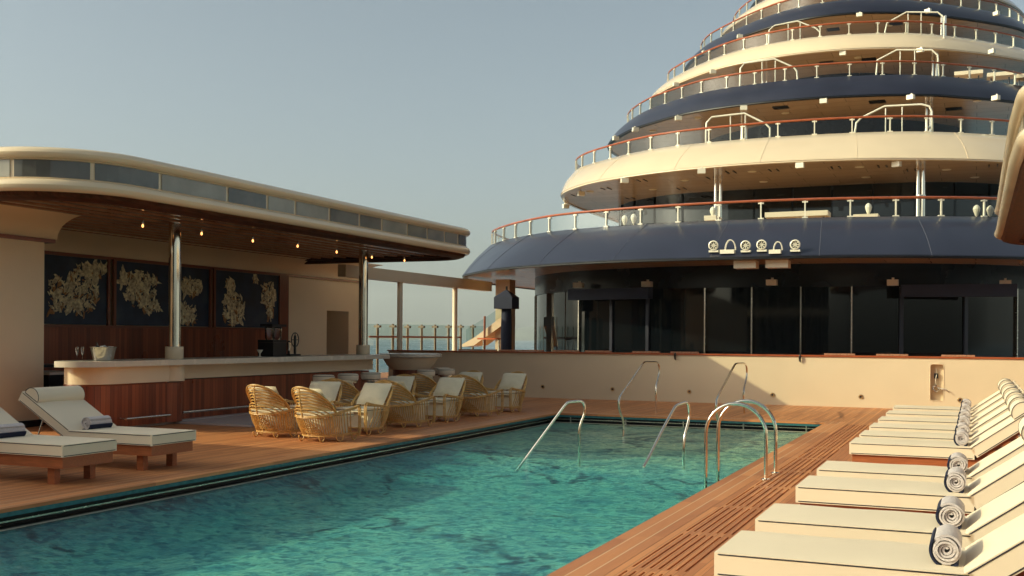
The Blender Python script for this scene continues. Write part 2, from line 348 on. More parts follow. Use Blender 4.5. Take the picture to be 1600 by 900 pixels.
def offs(c, d, closed=False):                      # shift a plan curve to its left by d
    out = []; n = len(c)
    for i, p in enumerate(c):
        a = c[(i-1) % n] if closed or i > 0 else p; b = c[(i+1) % n] if closed or i < n-1 else p
        t = (b-a).normalized(); out.append(Vector((p.x-t.y*d, p.y+t.x*d)))
    return out
def z3(c, z): return [Vector((p.x, p.y, z)) for p in c]
def arc(cx, cy, r, a0, a1, n=10): return [Vector((cx+r*math.cos(R(a0+(a1-a0)*k/n)), cy+r*math.sin(R(a0+(a1-a0)*k/n)))) for k in range(n+1)]

# ================================================================== SETTING
WL = -.20                                           # water level
B().box(-11900, 8900, -690, 9400, -18.2, -18).obj('sea', 'sea', kind='structure')
def haze():
    b = B(); b.box(-12000, 9000, -700, 9500, -60, 420)
    m, t, bs = nodes('haze_air'); t.nodes.remove(bs); v = N(t, 'VolumePrincipled'); v.inputs['Color'].default_value = (.80, .86, .88, 1); v.inputs['Density'].default_value = .00011
    t.links.new(v.outputs[0], t.nodes['Material Output'].inputs['Volume'])
    return b.obj('haze', m, smooth=False, kind='stuff')
haze()
def hills():
    b = B(); rows = []
    for j, yy in enumerate((6000, 6500, 7400, 8400)):
        row = []
        for i in range(90):
            x = -9000+i*100
            hgt = (90*math.exp(-((x+3900)/650)**2)+70*math.exp(-((x+2750)/420)**2)+60*math.exp(-((x+5300)/900)**2)+28+14*math.sin(x*.006)+8*math.sin(x*.017+1))*(0, .55, 1, .6)[j]
            row.append((x, yy, -22+hgt))
        rows.append(row)
    b.loft(rows); return b.obj('hills', 'hill', kind='structure')
hills()
XL, XR, YF, YN = -8.40, -2.72, 22.0, -3.0           # pool edges
# teak decks as closed slabs
b = B(); b.box(-19, XL-.42, -6, 27.35, -.3, 0); b.obj('pool_deck', 'teak', smooth=False, kind='structure')
b = B(); b.box(XL-.418, XL+.0, YN, YF+.42, -.036, .0); b.obj('deck_border', 'teak_border', smooth=False, kind='structure')
b = B(); b.box(XL-.416, -2.36, YF+.422, 27.35, -.3, 0); b.obj('far_deck', 'teak', smooth=False, kind='structure')
b = B(); b.box(XL+.002, XR-.002, YF, YF+.42, -.036, 0); b.obj('far_deck_border', 'teak_border_x', smooth=False, kind='structure')
b = B(); b.box(XR, -2.36, YN, YF+.42, -.036, 0); b.obj('pool_side_border', 'teak_border', smooth=False, kind='structure')
b = B(); b.box(-1.76, 9, -6, 27.35, -.3, 0); b.obj('sunbathing_deck', 'teak', smooth=False, kind='structure')
# slotted drain: teak bars between real gaps
b = B(); b.box(-2.358, -1.762, -6, 27.35, -.3, -.06); b.obj('drain_channel', 'black', smooth=False, kind='structure')
b = B()
xs = [-2.26+.0645*k for k in range(7)]
edges = [-2.358]+[v for x in xs for v in (x-.009, x+.009)]+[-1.762]
for i in range(0, len(edges), 2): b.box(edges[i], edges[i+1], -6, 21.72, -.058, 0)
y = 9.06-1.58*8
while y < 21.6:
    for x in xs: b.box(x-.0085, x+.0085, y-.14, y-.0, -.058, -.0005)
    y += 1.58
b.box(-2.358, -1.762, 21.722, 27.35, -.058, 0)
b.obj('drain_grating', 'teak', smooth=False, kind='structure')
# gutter on all sides: teal band, slot, steel bar, lip
def gutter(name, mtl, z0, z1, d0, d1):              # ring between offsets d0 (outer) and d1 (inner) from the deck edge
    b = B()
    b.box(XL-d0, XL-d1, YN-d0, YF+d0, z0, z1); b.box(XR+d1, XR+d0, YN-d0, YF+d0, z0, z1)
    b.box(XL-d1, XR+d1, YF+d1, YF+d0, z0, z1); b.box(XL-d1, XR+d1, YN-d0, YN-d1, z0, z1)
    return b.obj(name, mtl, smooth=False, kind='structure')
gutter('gutter_tile_band', 'tealtile', -.082, -.037, .38, .008)
gutter('gutter_back', 'black', -.30, -.0825, .39, .20)
gutter('gutter_floor', 'black', -.32, -.206, .20, .03)
gutter('gutter_steel_bar', 'steel', -.136, -.119, .03, .012)
gutter('gutter_edge_lip', 'copingtile', -.205, -.194, .03, -.012)
b = B()
b.bm
for k in range(5): b.box(XL+.3+k*1.25, XL+.33+k*1.25, YF+.016, YF+.028, -.20, -.083)
b.obj('gutter_brackets', 'steel', smooth=False, kind='structure')
# pool basin: long section pulled across, plus side walls
prof = [(YN, -.205), (YN, -.50), (12.8, -.50), (14.6, -.46), (16.0, -.36), (17.0, -.30), (18.6, -.245), (19.6, -.232), (YF+.02, -.228), (YF+.02, -.205)]
b = B()
pf = [(YN, -.50)]+[q for q in prof if q[1] < -.21][1:]
rows = [[(XL-.02, py, -.2055) for py, pz in pf]]
for dx, f in ((.02, .10), (.12, .22), (.35, .45), (.7, .72), (1.1, .92), (1.5, 1.0)): rows.append([(XL+dx, py, -.206+(pz+.206)*f) for py, pz in pf])
rows.append([(XR+.02, py, pz) for py, pz in pf]); rows.append([(XR+.021, py, -.205) for py, pz in pf])
b.loft(rows)
b.poly([(XL-.02, YF+.02, -.205), (XR+.02, YF+.02, -.205), (XR+.02, YF+.02, -.30), (XL-.02, YF+.02, -.30)])
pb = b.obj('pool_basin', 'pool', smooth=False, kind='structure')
b = B()
p2 = [(YN+.01, WL), (YN+.01, -.7), (YF, -.7), (YF, WL)]
A = [b.bm.verts.new((XL-.01, q, z)) for q, z in p2]; C = [b.bm.verts.new((XR+.01, q, z)) for q, z in p2]
b.bm.faces.new(A); b.bm.faces.new(C[::-1])
for k in range(len(p2)): b.bm.faces.new((A[k], C[k], C[(k+1) % len(p2)], A[(k+1) % len(p2)]))
b.obj('pool_water', 'water', smooth=False, kind='structure')
# ship body below, terrace deck behind the bulwark
b = B(); b.box(-19.6, 9.4, 27.62, 70, -.3, .35); b.obj('upper_deck', 'teak', smooth=False, kind='structure')
b = B(); b.box(-19.7, 9.5, -40, 70, -17.9, -1.9); b.obj('ship_hull', 'hull', smooth=False, kind='structure')
b = B(); b.box(-19.7, -8.9, -40, 27.3, -1.88, -.31); b.box(-2.2, 9.5, -40, 27.3, -1.88, -.31); b.obj('ship_side', 'hull', smooth=False, kind='structure')

# ================================================================== FAR BULWARK
XW0, XW1, YW = -15.7, 8.0, 27.35
t = thing('bulwark_wall', 'long cream painted bulwark wall beyond the pool with varnished cap', 'wall')
NX0, NX1, NZ0, NZ1 = -.98, -.68, .21, 1.08
b = B()
b.box(XW0, NX0, YW, YW+.26, 0, 1.22); b.box(NX1, XW1, YW, YW+.26, 0, 1.22); b.box(NX0, NX1, YW, YW+.26, 0, NZ0); b.box(NX0, NX1, YW, YW+.26, NZ1, 1.22); b.box(NX0, NX1, YW+.15, YW+.26, NZ0, NZ1)
b.obj('wall_panel', 'wallpaint', t, smooth=False)
b = B(); fr = []
for (cx, cz, a0) in ((NX1-.06, NZ1-.06, 0), (NX0+.06, NZ1-.06, 90), (NX0+.06, NZ0+.06, 180), (NX1-.06, NZ0+.06, 270)):
    fr += [(cx+.06*math.cos(R(a0+q*15)), YW-.003, cz+.06*math.sin(R(a0+q*15))) for q in range(7)]
b.tube(fr, .008, 6, closed=True); b.obj('niche_rim', 'paint', t)
B().box(XW0, XW1, YW-.012, YW-.001, 0, .09).obj('skirting', 'wallpaint', t, smooth=False)
b = B(); b.box(XW0-.03, XW1, YW-.035, YW+.30, 1.223, 1.262); b.bevel(.012); b.obj('cap_rail', 'rail', t)
for k, (u, v) in enumerate([(848, 604), (957, 608), (1077, 612), (1207, 617), (1345, 620), (1500, 625)]):
    p = aty(u, v, YW-.01)
    if p.x > NX0 - .1 and p.x < NX1+.1: continue
    lab = ['nearest the rattan chairs', 'left of the far left pool handrail', 'between the two far pool handrails', 'at the foot of the wall shadow edge', 'left of the shower niche', 'half hidden behind the far sun loungers'][k]
    o = thing('wall_light', 'round brass step light low on the wall, '+lab, 'light', 'step lights along the bulwark', p)
    bb = B(); bb.lathe([(.02, 0), (.052, 0), (.055, .008), (.045, .016), (.03, .012), (.02, .012)], n=18); bb.xf(Matrix.Rotation(PI/2, 4, 'X')); bb.obj('bezel', 'brass', o)
    bb = B(); bb.lathe([(.005, 0), (.028, 0), (.026, .014), (.005, .02)], n=14); bb.xf(Matrix.Rotation(PI/2, 4, 'X')); bb.obj('lens', 'plastic', o)
for k, (u, v) in enumerate([(1055, 553), (1250, 556)]):
    p = aty(u, v, YW-.04)
    b = B(); b.tube([p+Vector((0, .03, .03)), p+Vector((0, -.02, .01)), p+Vector((0, -.025, -.06)), p+Vector((.0, -.01, -.13)), p+Vector((.02, .01, -.16))], [.012, .022, .03, .022, .008], 8)
    tag(b.obj('hanging_hook', 'plastic'), ['black hook hanging off the wall cap near the shadow edge', 'black hook hanging off the wall cap in the sun'][k], 'hook', 'black hooks on the wall cap')
t = thing('deck_shower', 'coiled hose and handset hanging in the rounded wall niche', 'shower')
c0 = Vector(((NX0+NX1)/2-.02, YW+.09, 0))
b = B(); b.box(c0.x-.045, c0.x+.045, YW+.08, YW+.148, .74, .86); b.bevel(.01); b.obj('valve', 'plastic', t)
b = B(); b.tube([c0+Vector((0, .03, .98)), c0+Vector((.01, 0, .85)), c0+Vector((-.01, -.02, .7)), c0+Vector((.0, 0, .58))], .009); b.obj('riser_hose', 'white_metal', t)
b = B(); cp = []
for k in range(70): a = k*.55; cp.append(c0+Vector((math.cos(a)*(.06+.02*math.sin(k)), -.04+.02*math.sin(k*.7), .50+math.sin(a)*(.07+.015*math.cos(k*1.3)))))
b.tube(cp, .009, 6); b.tube([cp[-1], cp[-1]+Vector((.08, -.08, -.02)), cp[-1]+Vector((.17, -.10, -.03)), cp[-1]+Vector((.24, -.10, -.10))], .010, 6)
b.obj('coiled_hose', 'steel', t)

# ================================================================== STERN TERRACES
XC = -5.9
def mirror(half, n=90, xc=XC):
    L = [Vector((xc-dx, y)) for dx, y in reversed(half)]; Rr = [Vector((xc+dx, y)) for dx, y in half[1:]]
    return cr(L+Rr, n)
T = [  # colour, z bottom, z top, bottom half plan, top half plan
    ('navy', 3.69, 4.87, [(0, 26.9), (2, 26.97), (3.5, 27.25), (5.2, 27.95), (7.2, 29.1), (8.6, 30.6), (9.8, 32.2), (10.65, 34.4), (11.1, 37), (11.2, 44)],
     [(0, 29.15), (2, 29.27), (3.8, 29.65), (5.4, 30.2), (6.7, 31.0), (8.45, 32.65), (9.85, 34.5), (10.3, 36.2), (10.6, 38.5), (10.7, 44)]),
    ('cream', 7.10, 8.17, [(0, 33.45), (2.5, 33.75), (4.5, 34.45), (6.5, 35.6), (8.2, 37.5), (9.0, 39.4), (9.45, 42), (9.6, 49)],
     [(0, 35.2), (1.8, 35.3), (3.6, 35.65), (5.0, 36.3), (6.5, 37.4), (7.9, 38.7), (8.85, 40.3), (9.2, 42.5), (9.3, 49)]),
    ('navy', 10.24, 11.10, None, [(0, 40.0), (1.6, 40.15), (3.7, 40.75), (5.3, 41.9), (6.8, 43.3), (8.4, 45.8), (8.9, 48.5), (9.0, 56)]),
    ('cream', 13.22, 14.0, None, [(0, 45.2), (1.6, 45.4), (3.7, 46.2), (5.6, 47.8), (7.1, 49.5), (8.0, 51), (8.5, 54), (8.6, 62)]),
    ('navy', 16.09, 16.9, None, [(0, 50.2), (1.8, 50.6), (3.7, 51.8), (5.8, 53.8), (7.1, 55.4), (7.9, 57.3), (8.3, 60), (8.4, 67)]),
    ('cream', 18.95, 19.75, None, [(0, 55.4), (1.8, 55.9), (3.7, 57.2), (5.6, 59.3), (7.0, 61.8), (7.6, 65), (7.7, 72)]),
    ('navy', 21.8, 22.6, None, [(0, 60.4), (1.8, 60.9), (3.7, 62.2), (5.2, 64.3), (6.3, 67), (6.6, 72)]),
]
ORD = ['lowest', 'second', 'third', 'fourth', 'fifth', 'sixth', 'topmost']
RAILH = .50
tops = []
for i, (colr, zb, zt, bh, th) in enumerate(T):
    top = mirror(th); bot = mirror(bh) if bh else offs(top, -.8); tops.append(top)
    word = 'navy blue' if colr == 'navy' else 'cream white'
    t = thing('terrace_tier', f'{ORD[i]} curved stern terrace, a {word} band with panelled soffit', 'terrace', 'stern terraces of the ship')
    rows = []
    for k in range(7):
        f = k/6; bul = -.10*math.sin(PI*f)
        c = [bot[j].lerp(top[j], f) for j in range(len(top))]; c = offs(c, bul)
        rows.append(z3(c, zb+(zt-zb)*f))
    inner = offs(top, .22)
    rows.append(z3(inner, zt)); rows.append(z3(inner, zt-.45))
    B().loft(rows).obj('fascia_band', 'navy' if colr == 'navy' else 'gloss', t)
    if i < 2:
        n_ = 9 if i == 0 else 7
        for q_ in range(1, n_*2):
            j = int(q_*89/(n_*2)); b = B()
            b.tube([r_[j]+Vector((0, -.004, 0)) for r_ in rows[:7]], .007, 5); b.obj('plate_seam', 'seam_navy' if i == 0 else 'gloss', t)
    # lip beneath the band, then the soffit
    lip = offs(bot, .02); li2 = offs(bot, .16)
    B().loft([z3(lip, zb+.02), z3(lip, zb-.05), z3(li2, zb-.06), z3(li2, zb+.01)]).obj('drip_edge', 'black' if colr == 'navy' else 'gloss', t)
    if i == 0: fac = mirror([(0, 29.95), (2, 30.05), (3.2, 30.35), (5.5, 31.3), (7.0, 32.7), (8.1, 34.6), (8.6, 37), (8.7, 44)])
    elif i == 1: fac = mirror([(0, 39.5), (3.4, 39.6), (5.5, 40.3), (7.4, 42.2), (8.2, 45), (8.4, 49)])
    else: fac = offs(top, 3.4)
    B().loft([z3(li2, zb-.02), z3(offs(bot, .5), zb+.01), z3([p+Vector((0, .0)) for p in fac], zb+.01)]).obj('soffit', 'soffit', t)
    B().loft([z3(inner, zt-.4), z3([Vector((XC+(p.x-XC)*.3, p.y+9)) for p in inner], zt-.4)]).obj('terrace_floor', 'pale_teak', t, smooth=False)
    if i >= 1:      # recessed wall of the storey under this soffit
        z0 = T[i-1][2]-.4
        B().loft([z3(fac, z0), z3(fac, zb+.01)]).obj('storey_glazing', 'darkglass' if i == 1 else 'storeywall', t) if i == 1 else B().loft([z3(fac, z0), z3(fac, zb+.01)]).obj('storey_glazing', 'navy_dark', t)
        if i == 1:
            for j in range(4, 86, 4):
                p = fac[j]; q = (fac[j+1]-fac[j-1]).normalized(); nrm = Vector((q.y, -q.x))
                b = B(); pp = p+nrm*.02
                b.box(-.03, .03, -.03, .03, z0, zb); b.xf(Matrix.Translation((pp.x, pp.y, 0)) @ Matrix.Rotation(math.atan2(q.y, q.x), 4, 'Z')); b.obj('mullion', 'navy_dark', t, smooth=False)
    else:
        B().loft([z3(fac, 3.08), z3(offs(fac, -.05), 3.08), z3(offs(fac, -.05), 3.70)]).obj('header_fascia', 'navy_dark', t)
        B().loft([z3(fac, .34), z3(fac, 3.09)]).obj('window_glazing', 'darkglass', t)
        for px in (805, 828, 868, 902, 957, 1020, 1093, 1168, 1248, 1329, 1412, 1500, 1583):
            d = ray(px, 500); rat = d.x/d.y; best = min(range(len(fac)), key=lambda j: abs(fac[j].x/fac[j].y-rat) if fac[j].y < 38 else 9)
            p = fac[best]; q = (fac[min(best+1, 89)]-fac[max(best-1, 0)]).normalized(); nrm = Vector((q.y, -q.x))
            pp = p+nrm*.03; wd = .05 if px in (868, 957, 1020, 1412, 1500) else .018
            b = B(); b.box(-wd, wd, -.035, .035, .34, 3.075); b.xf(Matrix.Translation((pp.x, pp.y, 0)) @ Matrix.Rotation(math.atan2(q.y, q.x), 4, 'Z')); b.obj('mullion', 'navy' if wd > .04 else 'steel', t, smooth=False)
    # soffit fittings
    if i == 1:
        for (u, v) in [(900, 305), (947, 295), (1003, 282), (985, 310), (1065, 295), (1112, 278), (1142, 269), (1209, 266), (1306, 262), (1379, 260), (1424, 266), (1552, 259)]:
            p = atz(u, v, zb-.0); b = B()
            for s in (-.12, .12): b.box(p.x+s-.02, p.x+s+.02, p.y-.25, p.y+.25, zb-.012, zb+.004)
            b.obj('slot_vent', 'black', t, smooth=False)
        for (u, v) in [(922, 300), (1020, 296), (1070, 282), (1175, 268), (1193, 284), (1343, 261), (1353, 277), (1479, 265), (1523, 277)]:
            p = atz(u, v, zb); B().lathe([(.02, -.014), (.13, -.014), (.15, .002)], (p.x, p.y, zb), 16).obj('downlight', 'white_metal', t)
    if i in (2, 3, 4):
        for (u, v) in {2: [(1220, 168), (1371, 159), (1490, 170)], 3: [(1292, 98), (1358, 93)], 4: [(1302, 46), (1400, 37)]}[i]:
            p = atz(u, v, zb); B().box(p.x-.28, p.x+.28, p.y-.25, p.y+.25, zb-.012, zb+.004).obj('ceiling_vent', 'black', t, smooth=False)
        for (u, v) in {2: [(1020, 205), (1090, 185), (1227, 177), (1527, 158)], 3: [(1130, 118), (1340, 90)], 4: [(1390, 40)]}[i]:
            p = atz(u, v, zb); B().lathe([(.02, -.014), (.13, -.014), (.15, .002)], (p.x, p.y, zb), 16).obj('downlight', 'white_metal', t)
    # balustrade
    if i < 6:
        c = offs(top, .10); n = int(length(c)/1.12)
        g = thing('glass_balustrade', f'glass balustrade with varnished handrail on the {ORD[i]} curved terrace', 'balustrade', 'balustrades of the stern terraces')
        B().loft([z3(c, zt+.03), z3(c, zt+RAILH-.05)]).obj('glass_panel', 'glass', g)
        B().tube(z3(c, zt+RAILH), .036 if i < 3 else .04, 8).obj('handrail', 'rail', g)
        rs = resample(c, n+1)
        for j, p in enumerate(rs):
            if p.y > tops[i][0].y-2 and p.x > XC: continue
            q = (rs[min(j+1, n)]-rs[max(j-1, 0)]).normalized(); mt = Matrix.Translation((p.x, p.y, zt)) @ Matrix.Rotation(math.atan2(q.y, q.x), 4, 'Z')
            b = B(); b.box(-.017, .017, -.05, .01, 0, RAILH-.04); b.box(-.075, .075, -.045, .02, RAILH-.085, RAILH-.05); b.box(-.075, .075, -.06, .03, -.005, .035); b.xf(mt)
            b.obj('post', 'white_metal', g, smooth=False)
# soffit speakers
def speaker_proto(label, grp):
    o = thing('speaker', label, 'speaker', grp)
    b = B(); b.box(-.14, .14, -.09, .09, -.18, 0); b.bevel(.05, 3); b.obj('cabinet', 'white_metal', o)
    b = B(); b.box(-.03, .03, .04, .09, 0, .07); b.obj('bracket', 'white_metal', o, smooth=False)
    return o
sp = speaker_proto('', 'soffit speakers on the terraces'); first = True
SPK = {1: [(884, 322), (908, 302), (976, 281), (1096, 266), (1250, 257), (1401, 255)], 2: [(962, 216), (993, 202), (1060, 184), (1162, 168), (1287, 157), (1423, 151), (1556, 152)],
       3: [(1056, 132), (1114, 112), (1317, 83), (1438, 78), (1550, 80)], 4: [(1101, 82), (1156, 57), (1343, 23), (1450, 17), (1557, 21)]}
NTH = ['leftmost', 'second from left', 'third from left', 'fourth from left', 'fifth from left', 'sixth from left', 'seventh from left']
for ti, l in SPK.items():
    for k, (u, v) in enumerate(l):
        zb = T[ti][1]; p = atz(u, v-3, zb-.06); p.z = zb-.07; d = Vector((XC, 50, 0))-p
        sp.scale = (.88, .88, .88)
        o = place(sp, first, f'small cream box speaker under the {ORD[ti]} terrace soffit, {NTH[k]} on that soffit', p, math.atan2(-p.x*0+(p.x-XC)*.12, 1)*-1); first = False
# speakers on the dark window header
for k, (u, v) in enumerate([(904, 446), (1011, 444), (1206, 441), (1395, 441), (1571, 442)]):
    p = aty(u, v-4, [30.6, 30.0, 29.75, 30.05, 31.0][k]+.0)
    o = place(sp, False, f'squat cream speaker on the dark header over the windows, {NTH[k]}', (p.x, p.y, p.z), 0, 'speakers on the window header'); o.scale = (1.0, 1.3, .85)
for k, (u, v) in enumerate([(1165, 408), (1215, 408)]):
    p = aty(u, 403, 27.45); b = B(); b.box(-.28, .28, -.12, .3, -.19, .0); b.bevel(.02); b.xf(Matrix.Translation((p.x, p.y, 3.63)))
    tag(b.obj('ceiling_speaker', 'white_metal'), ['flat cream box under the blue edge, left one below the spotlights', 'flat cream box under the blue edge, right one below the spotlights'][k], 'speaker', 'boxes under the blue edge')
# spotlights and hoops on the blue band
def band_pt(u, v):
    for k in range(200):
        y = 26.5+k*.02; p = aty(u, v, y); f = (p.z-3.69)/1.18
        if f < 0: continue
        c = min(range(90), key=lambda j: abs(mir_b[j].x*(1-f)+mir_t[j].x*f-p.x)); yy = mir_b[c].y*(1-f)+mir_t[c].y*f
        if y >= yy-.02: return p
    return p
mir_b = mirror(T[0][3]); mir_t = mirror(T[0][4])
for k, (u, v) in enumerate([(1117, 389), (1167, 389), (1192, 388), (1244, 388)]):
    p = band_pt(u, v+4)
    o = thing('spotlight', f'round cream ring spotlight clamped to the blue band, {["first from left", "second from left", "third from left", "rightmost"][k]}', 'spotlight', 'ring spotlights on the blue band', p+Vector((0, -.12, .02)))
    b = B(); rot = Matrix.Rotation(PI/2, 4, 'X'); b.lathe([(.06, -.02), (.115, -.02), (.125, .0), (.125, .08), (.10, .09), (.09, .05), (.085, .04)], n=20); b.xf(Matrix.Translation((0, 0, .12)) @ rot); b.obj('ring_housing', 'white_metal', o)
    b = B(); b.lathe([(.01, .03), (.088, .03), (.088, .045), (.01, .05)], n=20); b.xf(Matrix.Translation((0, 0, .12)) @ rot); b.obj('lens', 'plastic', o)
    b = B()
    for a in range(0, 180, 45): b.box(-.085, .085, -.05-.0, -.046, -.008, .008, Matrix.Translation((0, -.012, .12)) @ Matrix.Rotation(R(a), 4, 'Y'))
    b.obj('grille', 'white_metal', o, smooth=False)
    b = B(); b.box(-.12, .12, -.06, .08, -.05, 0); b.bevel(.01); b.obj('base', 'white_metal', o)
for k, (u, v) in enumerate([(1139, 394), (1213, 394)]):
    p = band_pt(u, v); s = (1, .8)[k]
    o = thing('hoop_lamp', ['cream flood lamp with double arched hoop on the blue band, larger left one', 'cream flood lamp with double arched hoop on the blue band, smaller right one'][k], 'lamp', 'hooped lamps on the blue band', p+Vector((0, -.1, 0)))
    b = B(); b.box(-.19*s, .17*s, -.10, .06, -.05, .05); b.bevel(.015); b.obj('lamp_body', 'white_metal', o)
    for q in (-.05, .03):
        b = B(); b.tube([(.06+(.13*s)*math.cos(a)*1.0, q, .04+.26*s*max(0, math.sin(a))) for a in [PI*j/12 for j in range(13)]], .012, 6); b.obj('hoop', 'white_metal', o)
# tubular hoops above balustrades
HP = [(36.4, 'second', 'left', [(1103, 214), (1104, 192), (1112, 183), (1163, 177), (1196, 193), (1203, 200), (1203, 213)]), (36.4, 'second', 'right', [(1336, 206), (1338, 192), (1346, 184), (1382, 166), (1440, 163), (1452, 166), (1456, 174), (1457, 205)]),
      (41.6, 'third', 'left', [(1156, 133), (1157, 107), (1163, 99), (1210, 92), (1240, 105), (1245, 111), (1246, 125)]), (41.6, 'third', 'right', [(1369, 118), (1371, 94), (1401, 78), (1456, 78), (1465, 86), (1467, 112)]),
      (46.6, 'fourth', 'left', [(1201, 67), (1202, 47), (1210, 40), (1246, 33), (1275, 44), (1281, 50), (1281, 56)]), (46.6, 'fourth', 'right', [(1383, 49), (1386, 36), (1416, 19), (1465, 19), (1474, 26), (1475, 47)])]
for (yy, st, sd, pl) in HP:
    pts = [aty(u, v, yy) for u, v in pl]; zf = {'second': 7.8, 'third': 10.7, 'fourth': 13.6}[st]
    o = thing('tubular_guard', f'white tubular guard frame rising above the {st} terrace rail, {sd} one', 'guard rail', 'white tubular guards on the terraces')
    b = B(); q = [Vector((pts[0].x, pts[0].y, zf))]+pts+[Vector((pts[-1].x, pts[-1].y, zf))]; b.tube(q, .032, 8); b.obj('top_tube', 'white_metal', o)
    m0 = (pts[0]*.45+pts[-1]*.55); zt_ = max(p.z for p in pts)-.02
    for x in (m0.x-.35, m0.x+.15):
        b = B(); b.tube([(x, yy, zf), (x, yy, zt_-.05)], .02, 6); b.obj('upright', 'white_metal', o)
# chrome pillars between terraces
for (u, yy, z0, z1, lab) in [(1122, 35.6, 4.45, 7.12, 'under the second terrace, left of the pair'), (1438, 35.6, 4.45, 7.12, 'under the second terrace, right of the pair'), (1162, 41.5, 7.7, 10.26, 'under the third terrace, left of the pair'),
                             (1450, 41.5, 7.7, 10.26, 'under the third terrace, right of the pair'), (1194, 46.8, 10.6, 13.24, 'under the fourth terrace, left of the pair'), (1459, 46.8, 10.6, 13.24, 'under the fourth terrace, right of the pair'), (1472, 51.5, 13.5, 16.1, 'under the fifth terrace')]:
    p = aty(u, 300, yy)
    o = thing('pillar', 'polished steel pillar pair standing '+lab, 'pillar', 'steel pillars of the terraces', (p.x, p.y, z0))
    for dx in (-.07, .07):
        b = B(); b.tube([(dx, dx*.8, 0), (dx, dx*.8, z1-z0)], .055 if dx < 0 else .07, 12); b.obj('tube', 'chrome', o)
    b = B(); b.lathe([(.17, 0), (.17, .03), (.0, .03)], (0, 0, (z1-z0)*.62), 16); b.obj('collar', 'chrome', o)
# terrace furniture
for (u0, u1, v0, v1, yy, lab, tn) in [(1195, 1293, 332, 341, 30.6, 'long cream sofa behind the lowest balustrade', 'sofa'), (1333, 1372, 335, 341, 30.6, 'short cream seat behind the lowest balustrade', 'seat'), (1100, 1119, 337, 343, 30.6, 'cream seat at the left pillar behind the lowest balustrade', 'seat'),
                                  (1491, 1536, 112, 118, 44.2, 'left cream daybed on the third terrace', 'daybed'), (1542, 1584, 114, 119, 44.2, 'middle cream daybed on the third terrace', 'daybed'), (1586, 1615, 116, 121, 44.2, 'right cream daybed on the third terrace', 'daybed')]:
    a = aty(u0, v0, yy); c = aty(u1, v1, yy); zf = 4.47 if yy < 35 else 10.7
    o = thing(tn, lab, tn, 'cream seats on the terraces', ((a.x+c.x)/2, yy, zf)); hw = (c.x-a.x)/2
    b = B(); b.box(-hw, hw, 0, .75, a.z-zf-.14, a.z-zf); b.bevel(.04); b.obj('cushion', 'canvas', o)
    for sx in (-1, 1):
        b = B(); b.tube([(sx*(hw-.15), .35, 0), (sx*(hw-.15), .35, a.z-zf-.145)], .03, 6); b.obj('leg', 'plastic', o)
for (u, v, lab) in [(976, 344, 'left of a pair at the far left'), (990, 342, 'right of a pair at the far left'), (1114, 331, 'beside the left pillar'), (1357, 326, 'right of the long sofa'), (1526, 329, 'left of a pair at the far right'), (1547, 330, 'right of a pair at the far right')]:
    p = aty(u, v, 30.9); o = thing('globe_lantern', 'faceted white globe lantern on the lowest terrace, '+lab, 'lantern', 'globe lanterns on the lowest terrace', (p.x, p.y, p.z)); o.scale = (.62, .62, .75)
    b = B(); b.lathe([(.02, -.2), (.06, -.18), (.13, -.02), (.15, .06), (.11, .15), (.03, .2)], n=10); b.obj('globe', 'white_metal', o, smooth=False)
    b = B(); b.tube([(0, 0, 4.45-p.z), (0, 0, -.19)], .03, 8); b.obj('stem', 'steel', o)
# ---- dark awning boxes over the doors
for (u0, u1, v0, v1, yy, lab) in [(893, 1018, 457, 472, 30.6, 'navy awning box over the left window doors'), (1408, 1588, 452, 466, 30.2, 'navy awning box over the right window doors')]:
    a = aty(u0, v0, yy); c = aty(u1, v1, yy-.7 if u0 < 1000 else yy+.3); b = B(); q0 = Vector((a.x, a.y, 0)); q1 = Vector((c.x, c.y, 0)); dd = (q1-q0); L = dd.length
    b.box(0, L, -.14, .12, 2.78, 3.10); b.bevel(.02); b.xf(Matrix.Translation((q0.x, q0.y-.1, 0)) @ Matrix.Rotation(math.atan2(dd.y, dd.x), 4, 'Z'))
    tag(b.obj('awning_box', 'awning'), lab, 'awning', 'awning boxes over the window doors')
# ---- woven seats seen over the bulwark
def woven_proto():
    o = thing('woven_armchair', '', 'chair', 'woven armchairs behind the bulwark')
    b = B(); b.box(-.38, .38, -.08, .06, .45, .94); b.bevel(.05, 3); b.obj('backrest', 'wicker', o)
    b = B(); b.box(-.36, .36, .06, .66, .30, .44); b.bevel(.04, 2); b.obj('seat', 'canvas', o)
    for sx in (-1, 1):
        b = B(); b.box(sx*.37-.03, sx*.37+.03, 0, .62, .3, .62); b.bevel(.02); b.obj('armrest', 'wicker', o)
        for yy in (0, .6): b = B(); b.tube([(sx*.34, yy, 0), (sx*.34, yy, .31)], .02, 6); b.obj('leg', 'lwood', o)
    return o
wp = woven_proto()
WV = [(736, 28.6), (757, 28.6), (800, 28.6), (830, 28.7), (885, 28.8), (935, 28.8), (1010, 28.8), (1070, 28.7), (1102, 28.9), (1234, 28.9), (1312, 28.7), (1394, 28.7), (1497, 28.6)]
WN = ['first at the foot of the white stair', 'second from the white stair', 'just right of the navy parasol', 'second right of the navy parasol', 'below the left awning box, left edge', 'under the left window doors', 'at the right end of the left window doors', 'above the wall beside the left hook', 'low one right of the left hook', 'low one at the right hook', 'middle of the sunny wall', 'left of the right window doors', 'under the right window doors']
for k, (u, yy) in enumerate(WV):
    p = aty(u, 545, yy); place(wp, k == 0, 'woven chair back peeping over the wall, '+WN[k], (p.x, yy, .35 if u not in (1102, 1234) else .29), PI if 0 else 0)

